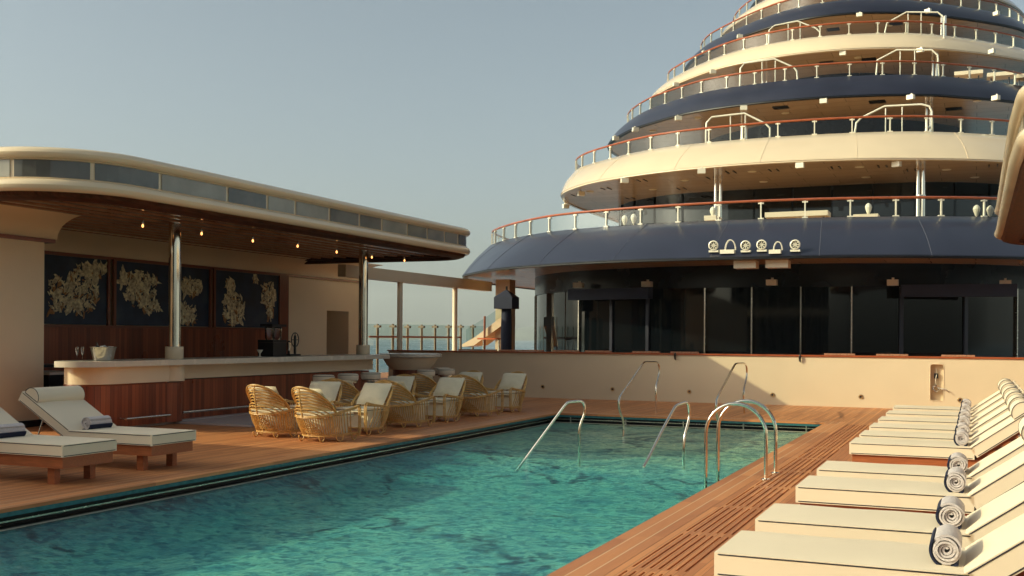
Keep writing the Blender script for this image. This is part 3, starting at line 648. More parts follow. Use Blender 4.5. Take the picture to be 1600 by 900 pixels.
# ================================================================== CLOSED PARASOL, STAIR, SCREEN, BEAM
p = aty(791, 540, 30.2)
o = thing('closed_parasol', 'folded navy parasol with peaked hood in front of the white pillar', 'parasol', None, (p.x, p.y, .35))
b = B(); b.lathe([(.10, 0), (.16, .1), (.17, 1.6), (.15, 2.2)], n=12); b.obj('folded_canopy', 'awning', o)
b = B(); b.prism([(-.30, -.28), (.30, -.28), (.30, .28), (-.30, .28)], 2.17, 2.52); b.loft([[(-.30, -.28, 2.523), (.30, -.28, 2.523), (.30, .28, 2.523), (-.30, .28, 2.523)], [(-.04, -.04, 2.74), (.04, -.04, 2.74), (.04, .04, 2.74), (-.04, .04, 2.74)]], closed=True); b.obj('hood', 'awning', o, smooth=False)
b = B(); b.tube([(0, 0, 2.7), (0, 0, 2.86)], .03, 8); b.obj('finial', 'plastic', o)
a = aty(785, 460, 33.5); c = aty(805, 460, 33.5)
b = B(); b.box(a.x-.12, c.x-.08, 33.2, 33.7, .35, 3.6); b.bevel(.03); tag(b.obj('stair_pillar', 'wallpaint'), 'cream pillar behind the folded navy parasol', 'pillar')
# stair to the left of it
o = thing('stair_flight', 'cream stair stringer with glass side rising to the pillar', 'stairs')
pts = [aty(722, 542, 33), aty(740, 540, 33), aty(785, 508, 33), aty(785, 494, 33), aty(742, 527, 33), aty(722, 538, 33)]
b = B(); f0 = [b.bm.verts.new(q) for q in pts]; f1 = [b.bm.verts.new(q+Vector((0, 1.1, 0))) for q in pts]; b.bm.faces.new(f0); b.bm.faces.new(f1[::-1])
for k in range(6): b.bm.faces.new((f0[k], f1[k], f1[(k+1) % 6], f0[(k+1) % 6]))
b.obj('stringer', 'gloss', o, smooth=False)
b = B(); b.poly([aty(728, 536, 33.02), aty(785, 494, 33.02), aty(785, 478, 33.02), aty(757, 497, 33.02), aty(728, 515, 33.02)]); b.obj('glass_side', 'greenglass', o, smooth=False)
for u in (757,):
    q = aty(u, 545, 32.9); b = B(); b.tube([(q.x, 32.9, .35), (q.x, 32.9, aty(u, 494, 32.9).z)], .04, 8); b.obj('newel', 'wood', o)
a = aty(752, 528, 31.5); c = aty(783, 528, 31.5)
o = thing('orange_table', 'low table with an orange top left of the navy parasol', 'table', None, ((a.x+c.x)/2, 31.5, .35)); hw = (c.x-a.x)/2
b = B(); b.box(-hw, hw, -.3, .3, a.z-.35-.05, a.z-.35); b.bevel(.01); b.obj('tabletop', 'orange', o)
for sx in (-1, 1): b = B(); b.tube([(sx*(hw-.08), 0, 0), (sx*(hw-.08), 0, a.z-.40)], .02, 8); b.obj('leg', 'steel', o)
# glass wind screen with posts
o = thing('wind_screen', 'tall glass wind screen with steel posts along the ship side', 'screen')
b = B(); b.poly([(-18.05, 28.8, .35), (-18.05, 39, .35), (-18.05, 39, 2.09), (-18.05, 28.8, 2.05)]); b.obj('glass_panel', 'greenglass', o, smooth=False)
for (u, v) in [(590, 507), (614, 507), (637, 508), (659, 508), (680, 508), (701, 508), (720, 508), (739, 508)]:
    p = atx(u, v, -18); b = B(); b.tube([(-18, p.y, .1), (-18, p.y, p.z-.06)], .045, 8); b.box(-18.10, -17.9, p.y-.07, p.y+.07, p.z-.10, p.z-.03); b.tube([(-18, p.y, p.z-.05), (-18, p.y, p.z+.02)], .04, 8); b.obj('post', 'bronze', o)
a = atx(577, 526, -17.9); c = atx(720, 527, -17.9); B().tube([(a.x, a.y, a.z), (c.x, c.y, c.z)], .035, 8).obj('mid_rail', 'wood', o)
# beam and its posts
o = thing('link_beam', 'grey cream overhead beam linking bar canopy and stern terrace', 'beam')
b = B(); b.box(-15.95, -15.7, 25.0, 34.6, 3.27, 3.60); b.bevel(.06, 3); b.obj('beam', 'paint', o)
for k, u in enumerate((625, 711)):
    p = atx(u, 445, -15.82); b = B(); b.lathe([(.13, 0), (.085, .06), (.085, 3.27)], (-15.82, p.y, 0 if p.y < 27.6 else .35-.35), 16)
    tag(b.obj('beam_post', 'gloss'), ['round cream post under the beam, left one', 'round cream post under the beam, right one nearer the stair'][k], 'post', 'posts under the beam')

# ================================================================== CANOPIES
def canopy_loop():
    c = [Vector((-19.3, 11.45)), Vector((-17, 11.45)), Vector((-15, 11.45))]+arc(-13.45, 13.05, 1.6, 270, 360, 12)
    c += [Vector((-11.82, y)) for y in (14.5, 16, 18, 20, 22, 23.5)]+arc(-13.25, 24.3, 1.45, 0, 90, 12)+[Vector((-15, 25.75)), Vector((-17, 25.75)), Vector((-19.3, 25.75))]
    return c
def build_canopy(flip, label):
    fx = (lambda c: [Vector((-11.44-p.x, p.y)) for p in c]) if flip else (lambda c: c)
    base = canopy_loop()
    def L(d, z): return z3(fx(offs(base, d)), z)
    t = thing('bar_canopy', label, 'canopy', 'poolside canopies')
    # trims are closed round sections swept along the edge
    def trim(name, zc, hz, dx, mtl='gloss'):
        rows = [L(dx+.0-.10*math.cos(a)+.10, zc+hz*math.sin(a)) for a in [2*PI*k/14 for k in range(15)]]
        B().loft(rows).obj(name, mtl, t)
    trim('lower_trim', 3.845, .095, -.02); trim('upper_trim', 4.32, .085, -.02)
    B().loft([L(.10, 3.9), L(.10, 4.28)]).obj('frieze_wall', 'paint', t)
    # frieze panes with gaps = frames
    Lb = offs(base, .085); tot = length(Lb); pos = 0; 
    fine = resample(Lb, 1600)
    cuts = [0, .09, .16, .23]
    near = [i for i, p in enumerate(fine) if p.x > -14.2 and p.y < 24.6]
    cutsi = [20, 130]
    for u in (18, 145, 250, 355, 418, 462, 515, 562, 597, 637, 668, 695, 716):
        d = ray(u, 290); cutsi.append(min(near, key=lambda i: abs(fine[i].x/fine[i].y-d.x/d.y)))
    cutsi = sorted(set(cutsi)); cutsi += [cutsi[-1]+q*70 for q in (1, 2, 3, 4)]
    for k, (i0, i1) in enumerate(zip(cutsi, cutsi[1:])):
        seg = fine[i0+2:min(i1-1, 1599)]
        if len(seg) > 5: B().loft([z3(fx(seg), 3.965), z3(fx(seg), 4.215)]).obj('frieze_pane', ('mirror', 'mirror', 'mirror_dark', 'mirror_dark', 'mirror', 'mirror_dark')[k % 6], t, smooth=False)
    B().loft([L(.075, 3.935), L(.065, 3.955), L(.085, 3.962)]).obj('frame_strip', 'gloss', t)
    B().loft([L(.075, 4.245), L(.065, 4.225), L(.085, 4.218)]).obj('frame_strip', 'gloss', t)
    # timber ring and ceiling
    B().loft([L(.10, 3.765), L(.14, 3.70), L(.24, 3.665), L(.40, 3.655), L(.44, 3.68), L(.46, 3.74), L(.62, 3.74), L(.64, 3.86)]).obj('timber_ring', 'dwood', t)
    B().poly([p for p in L(.6, 3.95)]).obj('ceiling', 'plastic', t, smooth=False)
    B().poly([p for p in L(.05, 4.36)]).obj('roof', 'paint', t, smooth=False)
    b = B()
    x = -12.62
    while x > -19.2:
        y0, y1 = 12.05, 25.2
        if x > -13.4: y0 = 13.05-math.sqrt(max(0, 1-((x+13.45)/1.0)**2)) if abs(x+13.45) < 1 else 13; y1 = 24.45+math.sqrt(max(0, .8-(x+13.25)**2)) if (x+13.25)**2 < .8 else 24.45
        xx = (-11.44-x) if flip else x
        b.box(xx-.045, xx+.045, y0, y1, 3.77, 3.81); x -= .40
    b.obj('ceiling_slats', 'slat', t, smooth=False)
    b = B(); y = 13.2
    while y < 24.6:
        x0, x1 = (-19.2, -12.45); 
        if flip: x0, x1 = -11.44-x1, -11.44-x0
        b.box(x0, x1, y-.05, y+.05, 3.852, 3.93); y += 1.9
    b.obj('ceiling_beams', 'wood', t, smooth=False)
    return t
build_canopy(False, 'left bar canopy with rounded cream edge over the pool bar')
build_canopy(True, 'right canopy, its rounded cream corner just entering the picture')

# ================================================================== BAR BUILDING
t = thing('bar_wall', 'cream back wall of the pool bar with cove and doorway', 'wall')
WX = -17.5
b = B(); b.box(WX-.15, WX, 14.2, 26.85, 0, 3.95); b.box(WX-.15, WX, 28.05, 28.7, 0, 3.95); b.box(WX-.15, WX, 26.85, 28.05, 2.4, 3.95); b.obj('wall_panel', 'paint', t, smooth=False)
b = B(); b.box(WX-1.3, WX-1.2, 26.6, 28.3, 0, 2.6); b.obj('passage_back', 'plastic', t, smooth=False)
b = B(); b.box(WX-1.2, WX-.152, 28.06, 28.12, 0, 2.5); b.box(WX-1.2, WX-.152, 26.6, 26.8, 0, 2.5); b.box(WX-1.3, WX-.152, 26.6, 28.3, 2.61, 2.7); b.obj('passage_side', 'paint', t, smooth=False)
cv = [(WX+.002, 3.36), (WX+.05, 3.36)]+[(WX+.05+.75*(1-math.cos(a)), 3.36+.46*math.sin(a)) for a in [PI/2*k/8 for k in range(1, 9)]]+[(WX+.8, 3.84), (WX+.002, 3.84)]
b = B(); b.extr(cv, 14.46, 28.7); b.obj('cove', 'paint', t)
b = B(); b.box(WX+.003, WX+.07, 14.46, 28.69, 3.29, 3.355); b.bevel(.015); b.obj('cornice_strip', 'wood', t)
b = B(); b.box(WX+.002, WX+.05, 14.46, 24.75, 1.0, 1.80); b.obj('mahogany_dado', 'panel', t, smooth=False)
b = B(); b.box(WX+.002, WX+.12, 14.46, 24.76, 1.80, 1.85); b.bevel(.01); b.obj('dado_shelf', 'wood', t)
t = thing('side_wall', 'cream wall block at the left edge beside the bar', 'wall')
b = B(); b.box(-17.4, -15.4, 12.9, 14.44, 0, 3.30); b.bevel(.04, 3); b.obj('wall_panel', 'paint', t)
cv = [(-15.42, 3.37), (-15.37, 3.37)]+[(-15.37+.75*(1-math.cos(a)), 3.37+.43*math.sin(a)) for a in [PI/2*k/8 for k in range(1, 9)]]+[(-14.6, 3.82), (-15.42, 3.82)]
b = B(); b.extr(cv, 12.6, 14.7); b.box(-17.4, -15.42, 12.9, 14.7, 3.37, 3.80); b.obj('cove', 'paint', t)
b = B(); b.box(-17.4, -15.32, 12.8, 14.62, 3.30, 3.366); b.bevel(.025, 3); b.obj('wood_strip', 'wood', t)
B().box(-17.39, -15.385, 12.91, 14.43, 0, .12).obj('skirting', 'plastic', t, smooth=False)

# murals: navy grounds with raised pale figures (generic clusters)
def mural(y0, y1, label, clusters, seed):
    rnd = random.Random(seed)
    o = thing('mural', label, 'painting', 'figure murals behind the bar', (WX+.06, (y0+y1)/2, 1.86)); hw = (y1-y0)/2; H = 1.42
    B().box(0, .02, -hw, hw, 0, H).obj('canvas', 'mural', o, smooth=False)
    f = B(); f.box(.0, .06, -hw-.07, -hw, -.02, H+.04); f.box(.0, .06, hw, hw+.07, -.02, H+.04); f.box(.0, .055, -hw, hw, H, H+.06); f.bevel(.008); f.obj('frame', 'wood', o)
    for mtl, nm, share in (('ochre', 'foliage', .4), ('gold', 'figures', .9)):
        g = B()
        for (cy, cz, ry, rz_, n) in clusters:
            cy = cy*2*hw-hw; cz *= H
            if mtl == 'ochre': cy += rnd.uniform(-.2, .2)*ry; cz -= .15*rz_
            for k in range(int(n*share)):
                a = rnd.uniform(0, 2*PI); rr = math.sqrt(rnd.random()); py = cy+math.cos(a)*rr*ry; pz = cz+math.sin(a)*rr*rz_
                py = max(-hw+.06, min(hw-.06, py)); pz = max(.06, min(H-.08, pz))
                L = rnd.choice((rnd.uniform(.04, .10), rnd.uniform(.08, .30)))*(1.2 if mtl == 'gold' else 1.0); wd = L*rnd.uniform(.16, .5); an = rnd.choice((PI/2+rnd.gauss(0, .3), PI/2+rnd.gauss(0, .5), rnd.uniform(0, PI), rnd.gauss(0, .35)))
                nn = 8; x0 = .0215+rnd.random()*.012+(.008 if mtl == 'gold' else 0)
                bend = rnd.uniform(-.4, .4)
                rim = []
                for q in range(nn):
                    jt = rnd.uniform(.55, 1.25); ca, sa = math.cos(2*PI*q/nn)*L*.5*jt, math.sin(2*PI*q/nn)*wd*.5*jt; sa += bend*ca*ca/L
                    rim.append((x0, py+ca*math.cos(an)-sa*math.sin(an), pz+ca*math.sin(an)+sa*math.cos(an)))
                rim = [(x, max(-hw+.01, min(hw-.01, yy)), max(.01, min(H-.01, zz))) for x, yy, zz in rim]
                cvt = g.bm.verts.new((x0+.012, py, pz)); vs = [g.bm.verts.new(r_) for r_ in rim]
                for q in range(nn): g.bm.faces.new((cvt, vs[q], vs[(q+1) % nn]))
        g.obj(nm, mtl, o, smooth=False)
    return o
mural(14.55, 18.05, 'first mural of pale figures on navy, nearest the left wall', [(.60, .45, .25, .38, 60), (.80, .55, .45, .50, 170), (.93, .85, .25, .16, 40), (.70, .3, .35, .12, 40)], 1)
mural(18.30, 21.45, 'wide middle mural of pale winged figures, crossed by the steel column', [(.22, .72, .60, .22, 110), (.25, .5, .5, .28, 120), (.35, .32, .3, .14, 50), (.78, .68, .40, .22, 90), (.72, .22, .45, .26, 110), (.58, .74, .12, .08, 14)], 2)
mural(21.68, 24.35, 'right mural of pale figure groups beside the cream wall', [(.28, .35, .42, .42, 150), (.22, .72, .2, .2, 40), (.82, .62, .3, .35, 110), (.85, .3, .15, .15, 26), (.6, .9, .1, .1, 12)], 3)
B().box(WX+.003, WX+.10, 24.45, 24.80, 1.0, 3.29).bevel(.01).obj('timber_post', 'panel_round', None)
tag(bpy.data.objects['timber_post'], 'mahogany upright ending the mural wall by the cream wall', 'post')
# back bar
t = thing('back_bar', 'dark back bar cabinet under the murals', 'cabinet')
b = B(); b.box(WX+.06, WX+.75, 14.6, 24.4, 0, 1.0); b.obj('cabinet', 'panel', t, smooth=False)
b = B(); b.box(WX+.05, WX+.80, 14.55, 24.45, 1.003, 1.05); b.bevel(.01); b.obj('worktop', 'plastic', t)
b = B(); b.box(-16.7, -15.6, 14.75, 15.5, .0, .9); b.obj('side_unit', 'plastic', t, smooth=False)
b = B(); b.box(-16.75, -15.55, 14.72, 15.55, .903, .95); b.bevel(.01); b.obj('side_top', 'stone', t)
# small bottles on back bar
bp_ = thing('bottle', '', 'bottle', 'bottles on the back bar')
b = B(); b.lathe([(.03, 0), (.037, .01), (.037, .17), (.013, .22), (.013, .29), (.016, .30)], n=12); b.obj('glass_body', 'bottle', bp_)
b = B(); b.lathe([(.039, .05), (.039, .13)], n=12); b.obj('paper_label', 'canvas', bp_)
for k, yy in enumerate((23.0, 23.15, 23.30)):
    place(bp_, k == 0, ['dark bottle left in the trio under the right mural', 'dark bottle in the middle of the trio under the right mural', 'dark bottle right in the trio under the right mural'][k], (-16.9, yy, 1.05))
# ---- counter
t = thing('bar_counter', 'long pool bar counter with pale stone top and mahogany front', 'bar counter')
top = [Vector(p) for p in [(-14.45, 14.0), (-14.25, 13.62)]]+arc(-14.0, 14.02, .60, 262, 360, 9)+[Vector((-13.4, 23.4)), Vector((-14.5, 23.4)), Vector((-14.5, 14.2))]
b = B(); b.prism([(p.x, p.y) for p in top], 1.10, 1.20); b.bevel(.02, 3); b.obj('countertop', 'stone', t)
def sect(x, y1, y0=13.75): return [Vector((-14.45, y0+.35)), Vector((-14.25, y0+.05))]+arc(x-.5, y0+.5, .5, 270, 360, 8)+[Vector((x, y1)), Vector((-14.45, y1))]
b = B(); b.prism([(p.x, p.y) for p in sect(-13.55, 15.6)+[]], .80, 1.098); b.lathe([(.30, .80), (.30, 1.098)], (-13.80, 15.85, 0), 20); b.prism([(-14.4, 15.6), (-13.82, 15.6), (-13.82, 23.3), (-14.4, 23.3)], .82, 1.097); b.obj('apron', 'paint', t)
b = B(); b.prism([(p.x, p.y) for p in sect(-13.60, 15.6)], .05, .775); b.lathe([(.26, .05), (.26, .775)], (-13.80, 15.85, 0), 20); b.prism([(-14.4, 15.6), (-13.90, 15.6), (-13.90, 23.25), (-14.4, 23.25)], .04, .80); b.obj('mahogany_front', 'panel', t)
b = B(); b.tube([(p.x, p.y, .785) for p in offs(sect(-13.60, 15.6)[1:-1], 0)], .018, 6); b.obj('moulding', 'wood', t)
b = B(); b.prism([(-14.3, 14.1), (-13.75, 14.1), (-13.7, 15.6), (-13.95, 23.2), (-14.35, 23.2)], 0.0, .05); b.obj('plinth', 'step', t)
for (y0, y1, x) in ((14.35, 15.45, -13.40), (16.1, 19.3, -13.66), (19.5, 23.1, -13.66)):
    b = B(); b.tube([(x, y0, .20), (x, y1, .20)], .025, 10)
    for q in (y0+.02, y1-.02): b.tube([(x, q, .20), (x-.22, q, .20)], .016, 8)
    b.obj('foot_rail', 'steel', t)
b = B(); b.box(-13.68, -11.95, 15.9, 26.6, .003, .035); b.bevel(.008); tag(b.obj('stone_step', 'step'), 'low grey stone platform along the foot of the bar', 'step')
# columns
for k, yy in enumerate((16.25, 23.12)):
    o = thing('chrome_column', ['polished chrome column standing on the counter, nearer one', 'polished chrome column at the far counter end'][k], 'column', 'chrome columns of the bar', (-14, yy, 1.2))
    b = B(); b.lathe([(.165, 0), (.17, .01), (.17, .22), (.165, .23)], n=28); b.obj('collar', 'paint', o)
    b = B(); b.lathe([(.115, .23), (.115, 2.60)], n=32); b.obj('shaft', 'chrome', o)
# pendant bulbs
lp = thing('ceiling_bulb', '', 'lamp', 'bulbs under the bar canopy')
b = B(); b.lathe([(.02, .12), (.045, .11), (.05, .03), (.04, .0)], n=12); b.obj('socket', 'steel', lp)
b = B(); b.lathe([(.012, .0), (.03, -.02), (.042, -.06), (.03, -.10), (.008, -.115)], n=12); b.obj('bulb', 'bulb', lp)
b = B(); b.tube([(0, 0, .12), (0, 0, .2)], .008, 6); b.obj('rod', 'steel', lp)
for k, (u, v) in enumerate([(223, 357), (315, 369), (395, 380), (465, 388), (526, 397), (581, 405), (632, 410)]):
    p = atz(u, v, 3.56)
    q = place(lp, k == 0, f'glowing amber bulb under the bar ceiling, {NTH[k]}', (p.x, p.y, 3.64)); q.scale = (.5, .5, .55)
# bar objects
p = atz(160, 563, 1.205)
o = thing('ice_bucket', 'oval hammered steel tub of ice on the near end of the counter', 'ice bucket', None, (-13.85, 14.28, 1.2))
b = B(); b.lathe([(.17, 0), (.19, .01), (.25, .22), (.262, .235), (.25, .24), (.235, .20), (.17, .03)], n=28); b.xf(Matrix.Scale(.72, 4, (1, 0, 0))); b.obj('tub', 'chrome', o)
b = B()
for k in range(46):
    a = random.uniform(0, 2*PI); r = math.sqrt(random.random())*.2; s = .022
    b.box(-s, s, -s, s, -s, s, Matrix.Translation((math.cos(a)*r*.72, math.sin(a)*r, .17+.05*(1-r/.2)+random.uniform(-.01, .03))) @ Matrix.Rotation(random.uniform(0, 3), 4, 'X') @ Matrix.Rotation(random.uniform(0, 3), 4, 'Z'))
b.obj('ice', 'ice', o, smooth=False)
b = B(); b.lathe([(.04, .05), (.04, .22), (.014, .30), (.014, .34)], (-.02, -.05, 0), 12); b.xf(Matrix.Rotation(.25, 4, 'X')); b.obj('bottle', 'bottle', o)
fp = thing('champagne_flute', '', 'glass', 'champagne flutes on the counter')
b = B(); b.lathe([(.03, 0), (.03, .004), (.005, .01), (.004, .09), (.02, .13), (.028, .18), (.025, .24), (.024, .24), (.026, .18), (.018, .135), (.001, .11)], n=16); b.obj('glass', 'tumbler', fp)
for k, yy in enumerate((13.74, 13.86)): place(fp, k == 0, ['empty champagne flute left of the ice tub, outer one', 'empty champagne flute right beside the ice tub'][k], (-13.9, yy, 1.2))
# drink dispenser
o = thing('drink_dispenser', 'black slush dispenser with two clear tanks and taps on the counter', 'dispenser', None, (-14.15, 19.62, 1.2))
b = B(); b.box(-.2, .2, -.30, .18, 0, .30); b.box(-.2, .2, -.31, .19, .302, .36); b.bevel(.02); b.obj('body', 'plastic', o)
for yy in (-.15, .10): b = B(); b.lathe([(.08, .36), (.11, .40), (.11, .62), (.09, .64)], (0, yy, 0), 16); b.obj('tank', 'tumbler', o)
b = B(); b.box(-.16, .16, -.28, .24, .645, .70); b.bevel(.03, 3); b.obj('lid', 'plastic', o)
o = thing('juice_press', 'black hand press with round wheel beside the slush dispenser', 'press', None, (-14.15, 20.30, 1.2))
b = B(); b.box(-.1, .1, -.2, .2, 0, .04); b.tube([(0, .12, .03), (0, .12, .46)], .03, 8); b.tube([(0, -.12, .03), (0, -.12, .34)], .03, 8); b.bevel(.004); b.obj('stand', 'plastic', o)
b = B(); b.tube([(0, .12+.14*math.cos(a), .36+.16*math.sin(a)) for a in [2*PI*k/24 for k in range(24)]], .012, 8, closed=True); b.tube([(0, -.02, .36), (0, .26, .36)], .01, 6); b.tube([(0, .12, .2), (0, .12, .52)], .01, 6); b.obj('wheel', 'plastic', o)
b = B(); b.lathe([(.05, .12), (.065, .30), (.04, .32)], (0, -.12, 0), 14); b.obj('cup', 'steel', o)
o = thing('funnel_glass', 'small pale coupe glass on the counter left of the dispenser', 'glass', None, (-13.95, 18.85, 1.2))
b = B(); b.lathe([(.035, 0), (.03, .01), (.012, .02), (.015, .07), (.07, .15), (.065, .15), (.01, .08)], n=16); b.obj('bowl', 'white_metal', o)

# ---- second bar island
o = thing('bar_island', 'small round stone topped bar island past the counter end', 'bar counter', None, (-13.75, 25.1, 0))
b = B(); b.lathe([(.8, 1.10), (.83, 1.12), (.83, 1.18), (.81, 1.2)], n=40); b.obj('countertop', 'stone', o)
b = B(); b.lathe([(.5, .78), (.62, .90), (.74, 1.097)], n=40); b.obj('apron', 'paint', o)
b = B(); b.lathe([(.46, 0), (.46, .777)], n=40); b.obj('mahogany_base', 'panel_round', o)
# stools
sp_ = thing('bar_stool', '', 'stool', 'white round bar stools')
b = B(); b.lathe([(.17, .60), (.20, .61), (.215, .64), (.215, .71), (.205, .735), (.17, .745)], n=28); b.obj('seat', 'canvas', sp_)
b = B(); b.tube([(.213*math.cos(a), .213*math.sin(a), .72) for a in [2*PI*k/28 for k in range(28)]], .005, 5, closed=True); b.obj('piping', 'piping', sp_)
b = B(); b.lathe([(.19, .56), (.19, .598)], n=28); b.obj('seat_ring', 'steel', sp_)
b = B(); b.lathe([(.21, 0), (.21, .012), (.05, .03), (.03, .08), (.03, .50), (.10, .56)], n=20); b.obj('pedestal', 'plastic', sp_)
ST = [(-12.45, 19.0, 'left of three at the main counter'), (-12.45, 19.95, 'middle of three at the main counter'), (-12.45, 20.9, 'right of three at the main counter'), (-12.35, 23.35, 'beside the round bar island, nearer one'), (-12.35, 24.45, 'beyond the round bar island, right one'), (-12.85, 25.2, 'beyond the round bar island, half hidden')]
sp_.scale = (1.05, 1.05, 1.08)
for k, (x, y, l) in enumerate(ST): place(sp_, k == 0, 'white padded round bar stool '+l, (x, y, .036 if k < 5 else .036))

# ================================================================== RATTAN CHAIRS
def rattan_chair():
    o = thing('rattan_armchair', '', 'armchair', 'rattan armchairs between bar and pool')
    def sidepath(s, zf, rx, ry, xc, xf, zr):   # s in -1..1 around the back from front-left to front-right
        a = s*1.62; 
        lim = PI/2
        if abs(a) <= 1.25:
            q = a/1.25*lim; return Vector((xc-rx*math.cos(q), ry*math.sin(q), zr+(abs(a)/1.62)**2.2*(zf-zr)))
        f = (abs(a)-1.25)/(1.62-1.25); return Vector((xc+(xf-xc)*f, math.copysign(ry, a)*(1-.06*f), zr+(abs(a)/1.62)**2.2*(zf-zr)))
    hoop = lambda s: sidepath(s, .57, .40, .37, -.02, .34, .43)
    base = lambda s: sidepath(s, .12, .30, .32, .02, .30, .12)
    f = B()
    for dz in (0, -.022): f.tube([hoop(s/24-1)+Vector((0, 0, dz)) for s in range(49)], .013, 6)
    f.tube([base(s/24-1) for s in range(49)], .013, 6); f.tube([base(s/24-1)+Vector((0, 0, -.024)) for s in range(49)], .012, 6)
    A = lambda a, k=1, sh=0: Vector((-.10-.40*math.sin(a)**1.0*k-sh, .36*math.cos(a)*k, .46+.46*(math.sin(a)**.75 if a > 0 else 0)*k))
    f.tube([A(PI*j/28) for j in range(29)], .014, 6); f.tube([A(PI*j/28, .94) for j in range(29)], .010, 6)
    for sy in (-1, 1):
        e = hoop(sy)
        for dy in (-.016, .016):
            f.tube([e+Vector((-.04, dy, -.006)), e+Vector((.02, dy, .012)), e+Vector((.055, dy, -.02)), e+Vector((.065, dy, -.10)), e+Vector((.06, dy, -.40)), e+Vector((.04, dy, -.50))], .012, 6)
        f.tube([base(sy)+Vector((.0, 0, 0)), e+Vector((.06, 0, -.44))], .012, 6)
        # front loop, side loop, rear loop feet
        for (cx, cy, rr) in ((.30, .33*sy, .055), (.0, .325*sy, .075), (-.24, .20*sy, .055)):
            f.tube([(cx+rr*math.cos(q), cy, .105-.095*math.sin(q)) for q in [PI*j/10 for j in range(11)]], .010, 6)
    f.tube([base(-1), base(1)], .014, 6); f.obj('frame', 'rattan', o)
    r = B()
    nsp = 19
    for j in range(-nsp, nsp+1):
        s = j/nsp; sb = s*.97
        p, q = base(sb), hoop(s*.90 if abs(s) > .6 else s*.95)
        m = p.lerp(q, .5)+Vector((0, 0, 0)); r.tube([p, m+Vector((-.015, .012*s, 0)), q], .0085, 5, caps=False)
    top = A(PI/2); rear = hoop(0)
    r.tube([base(0)+Vector((-.01, 0, 0)), rear+Vector((-.01, 0, 0)), rear.lerp(top, .5)+Vector((-.02, 0, 0)), top], .012, 6)
    for sy in (-1, 1):
        for k in range(9):
            v = .14+.82*k/8; P = rear.lerp(top, v)+Vector((-.015, 0, 0)); a = math.asin(max(0, v-.38)**1.333) if v > .40 else 0; Q = A(a if sy > 0 else PI-a) if v > .40 else hoop(sy*(.22+.9*v))
            pts = []
            mid = Vector(((P.x+Q.x)/2-.06, Q.y*.70, P.z+.03))
            for j in range(8): t_ = j/7; pts.append(P*(1-t_)**2+mid*2*t_*(1-t_)+Q*t_*t_)
            r.tube(pts, .0105, 5, caps=False)
        for k in range(6):      # curved ribs on the lower back
            v = .12+.8*k/6; P = base(0).lerp(rear, v)+Vector((-.012, 0, 0)); Q = base(sy*(.10+.055*k))+Vector((-.01, 0, 0))
            mid = (P+Q)/2+Vector((-.03, sy*.03, .05)); r.tube([P*(1-t_)**2+mid*2*t_*(1-t_)+Q*t_*t_ for t_ in [j/6 for j in range(7)]], .007, 4, caps=False)
    r.obj('cane_ribs', 'rattan', o)
    c = B()
    pr_ = [base(s_/8*.97) for s_ in range(-8, 9)]; c.prism([((p_.x-.03)*.90+.035, p_.y*.88) for p_ in pr_], .125, .40); c.bevel(.03, 3); c.obj('seat_block', 'canvas2', o)
    c = B(); c.box(-.26, .33, -.295, .295, .403, .47); c.bevel(.028, 3); c.obj('seat_cushion', 'canvas2', o)
    c = B(); c.tube([(-.25, -.297, .437), (.331, -.297, .437), (.331, .297, .437), (-.25, .297, .437)], .005, 5, closed=True); c.obj('piping', 'piping', o)
    # pillow: puffed square leaning on the back
    c = B(); n = 10; rows_f = []; rows_b = []
    for i in range(n+1):
        ra, rb = [], []
        for j in range(n+1):
            x = i/n*2-1; yv = j/n*2-1; th = .075*(1-x**4)*(1-yv**4)+.004; pin = 1-.07*(1-abs(x))*(abs(yv))**3; pin2 = 1-.07*(1-abs(yv))*(abs(x))**3
            ra.append(Vector((th, yv*.28*pin2, x*.225*pin))); rb.append(Vector((-th, yv*.28*pin2, x*.225*pin)))
        rows_f.append(ra); rows_b.append(rb)
    c.loft(rows_f); c.loft(rows_b); bmesh.ops.remove_doubles(c.bm, verts=c.bm.verts, dist=.009)
    c.xf(Matrix.Translation((-.23, 0, .70)) @ Matrix.Rotation(R(-31), 4, 'Y')); c.obj('back_pillow', 'canvas2', o)
    return o
rc = rattan_chair(); rc.scale = (1.08, 1.08, .94)
CH = [(-10.52, 14.68, 84, 'nearest the camera on the left, its cane back turned to us'), (-9.45, 14.42, 80, 'second from left, cane back turned, closest to the pool edge'), (-9.58, 15.88, -98, 'third in the row, facing us with bright cushion'),
      (-10.65, 16.0, -86, 'behind the second chair, facing us'), (-9.65, 17.38, 80, 'middle of the row, sunlit cane back turned'), (-10.8, 17.5, 78, 'behind the middle, only its cane back top showing'),
      (-9.65, 18.9, -98, 'fifth in the row, facing us in the shade'), (-10.8, 19.0, -88, 'far row by the bar stools, facing us'), (-10.8, 20.6, 84, 'far row, dark cane arch behind the fifth chair'),
      (-9.65, 20.5, 80, 'sixth in the row, round shaded cane back'), (-9.62, 22.02, -98, 'last of the row by the cream wall, facing us'), (-10.75, 22.15, -92, 'farthest from the camera, arch behind the sixth chair')]
for k, (x, y, a, l) in enumerate(CH): place(rc, k == 0, 'rattan armchair '+l, (x, y, 0), R(a))
tp = thing('glass_table', '', 'table', 'low glass tables between the rattan chairs')
b = B(); b.lathe([(.30, .50), (.31, .505), (.31, .515), (.30, .52)], n=28); b.obj('tabletop', 'stone', tp)
b = B()
for a in (0, 2.1, 4.2): b.tube([(.24*math.cos(a), .24*math.sin(a), 0), (.10*math.cos(a), .10*math.sin(a), .26), (.24*math.cos(a), .24*math.sin(a), .498)], .012, 6)
b.obj('base', 'rattan', tp)
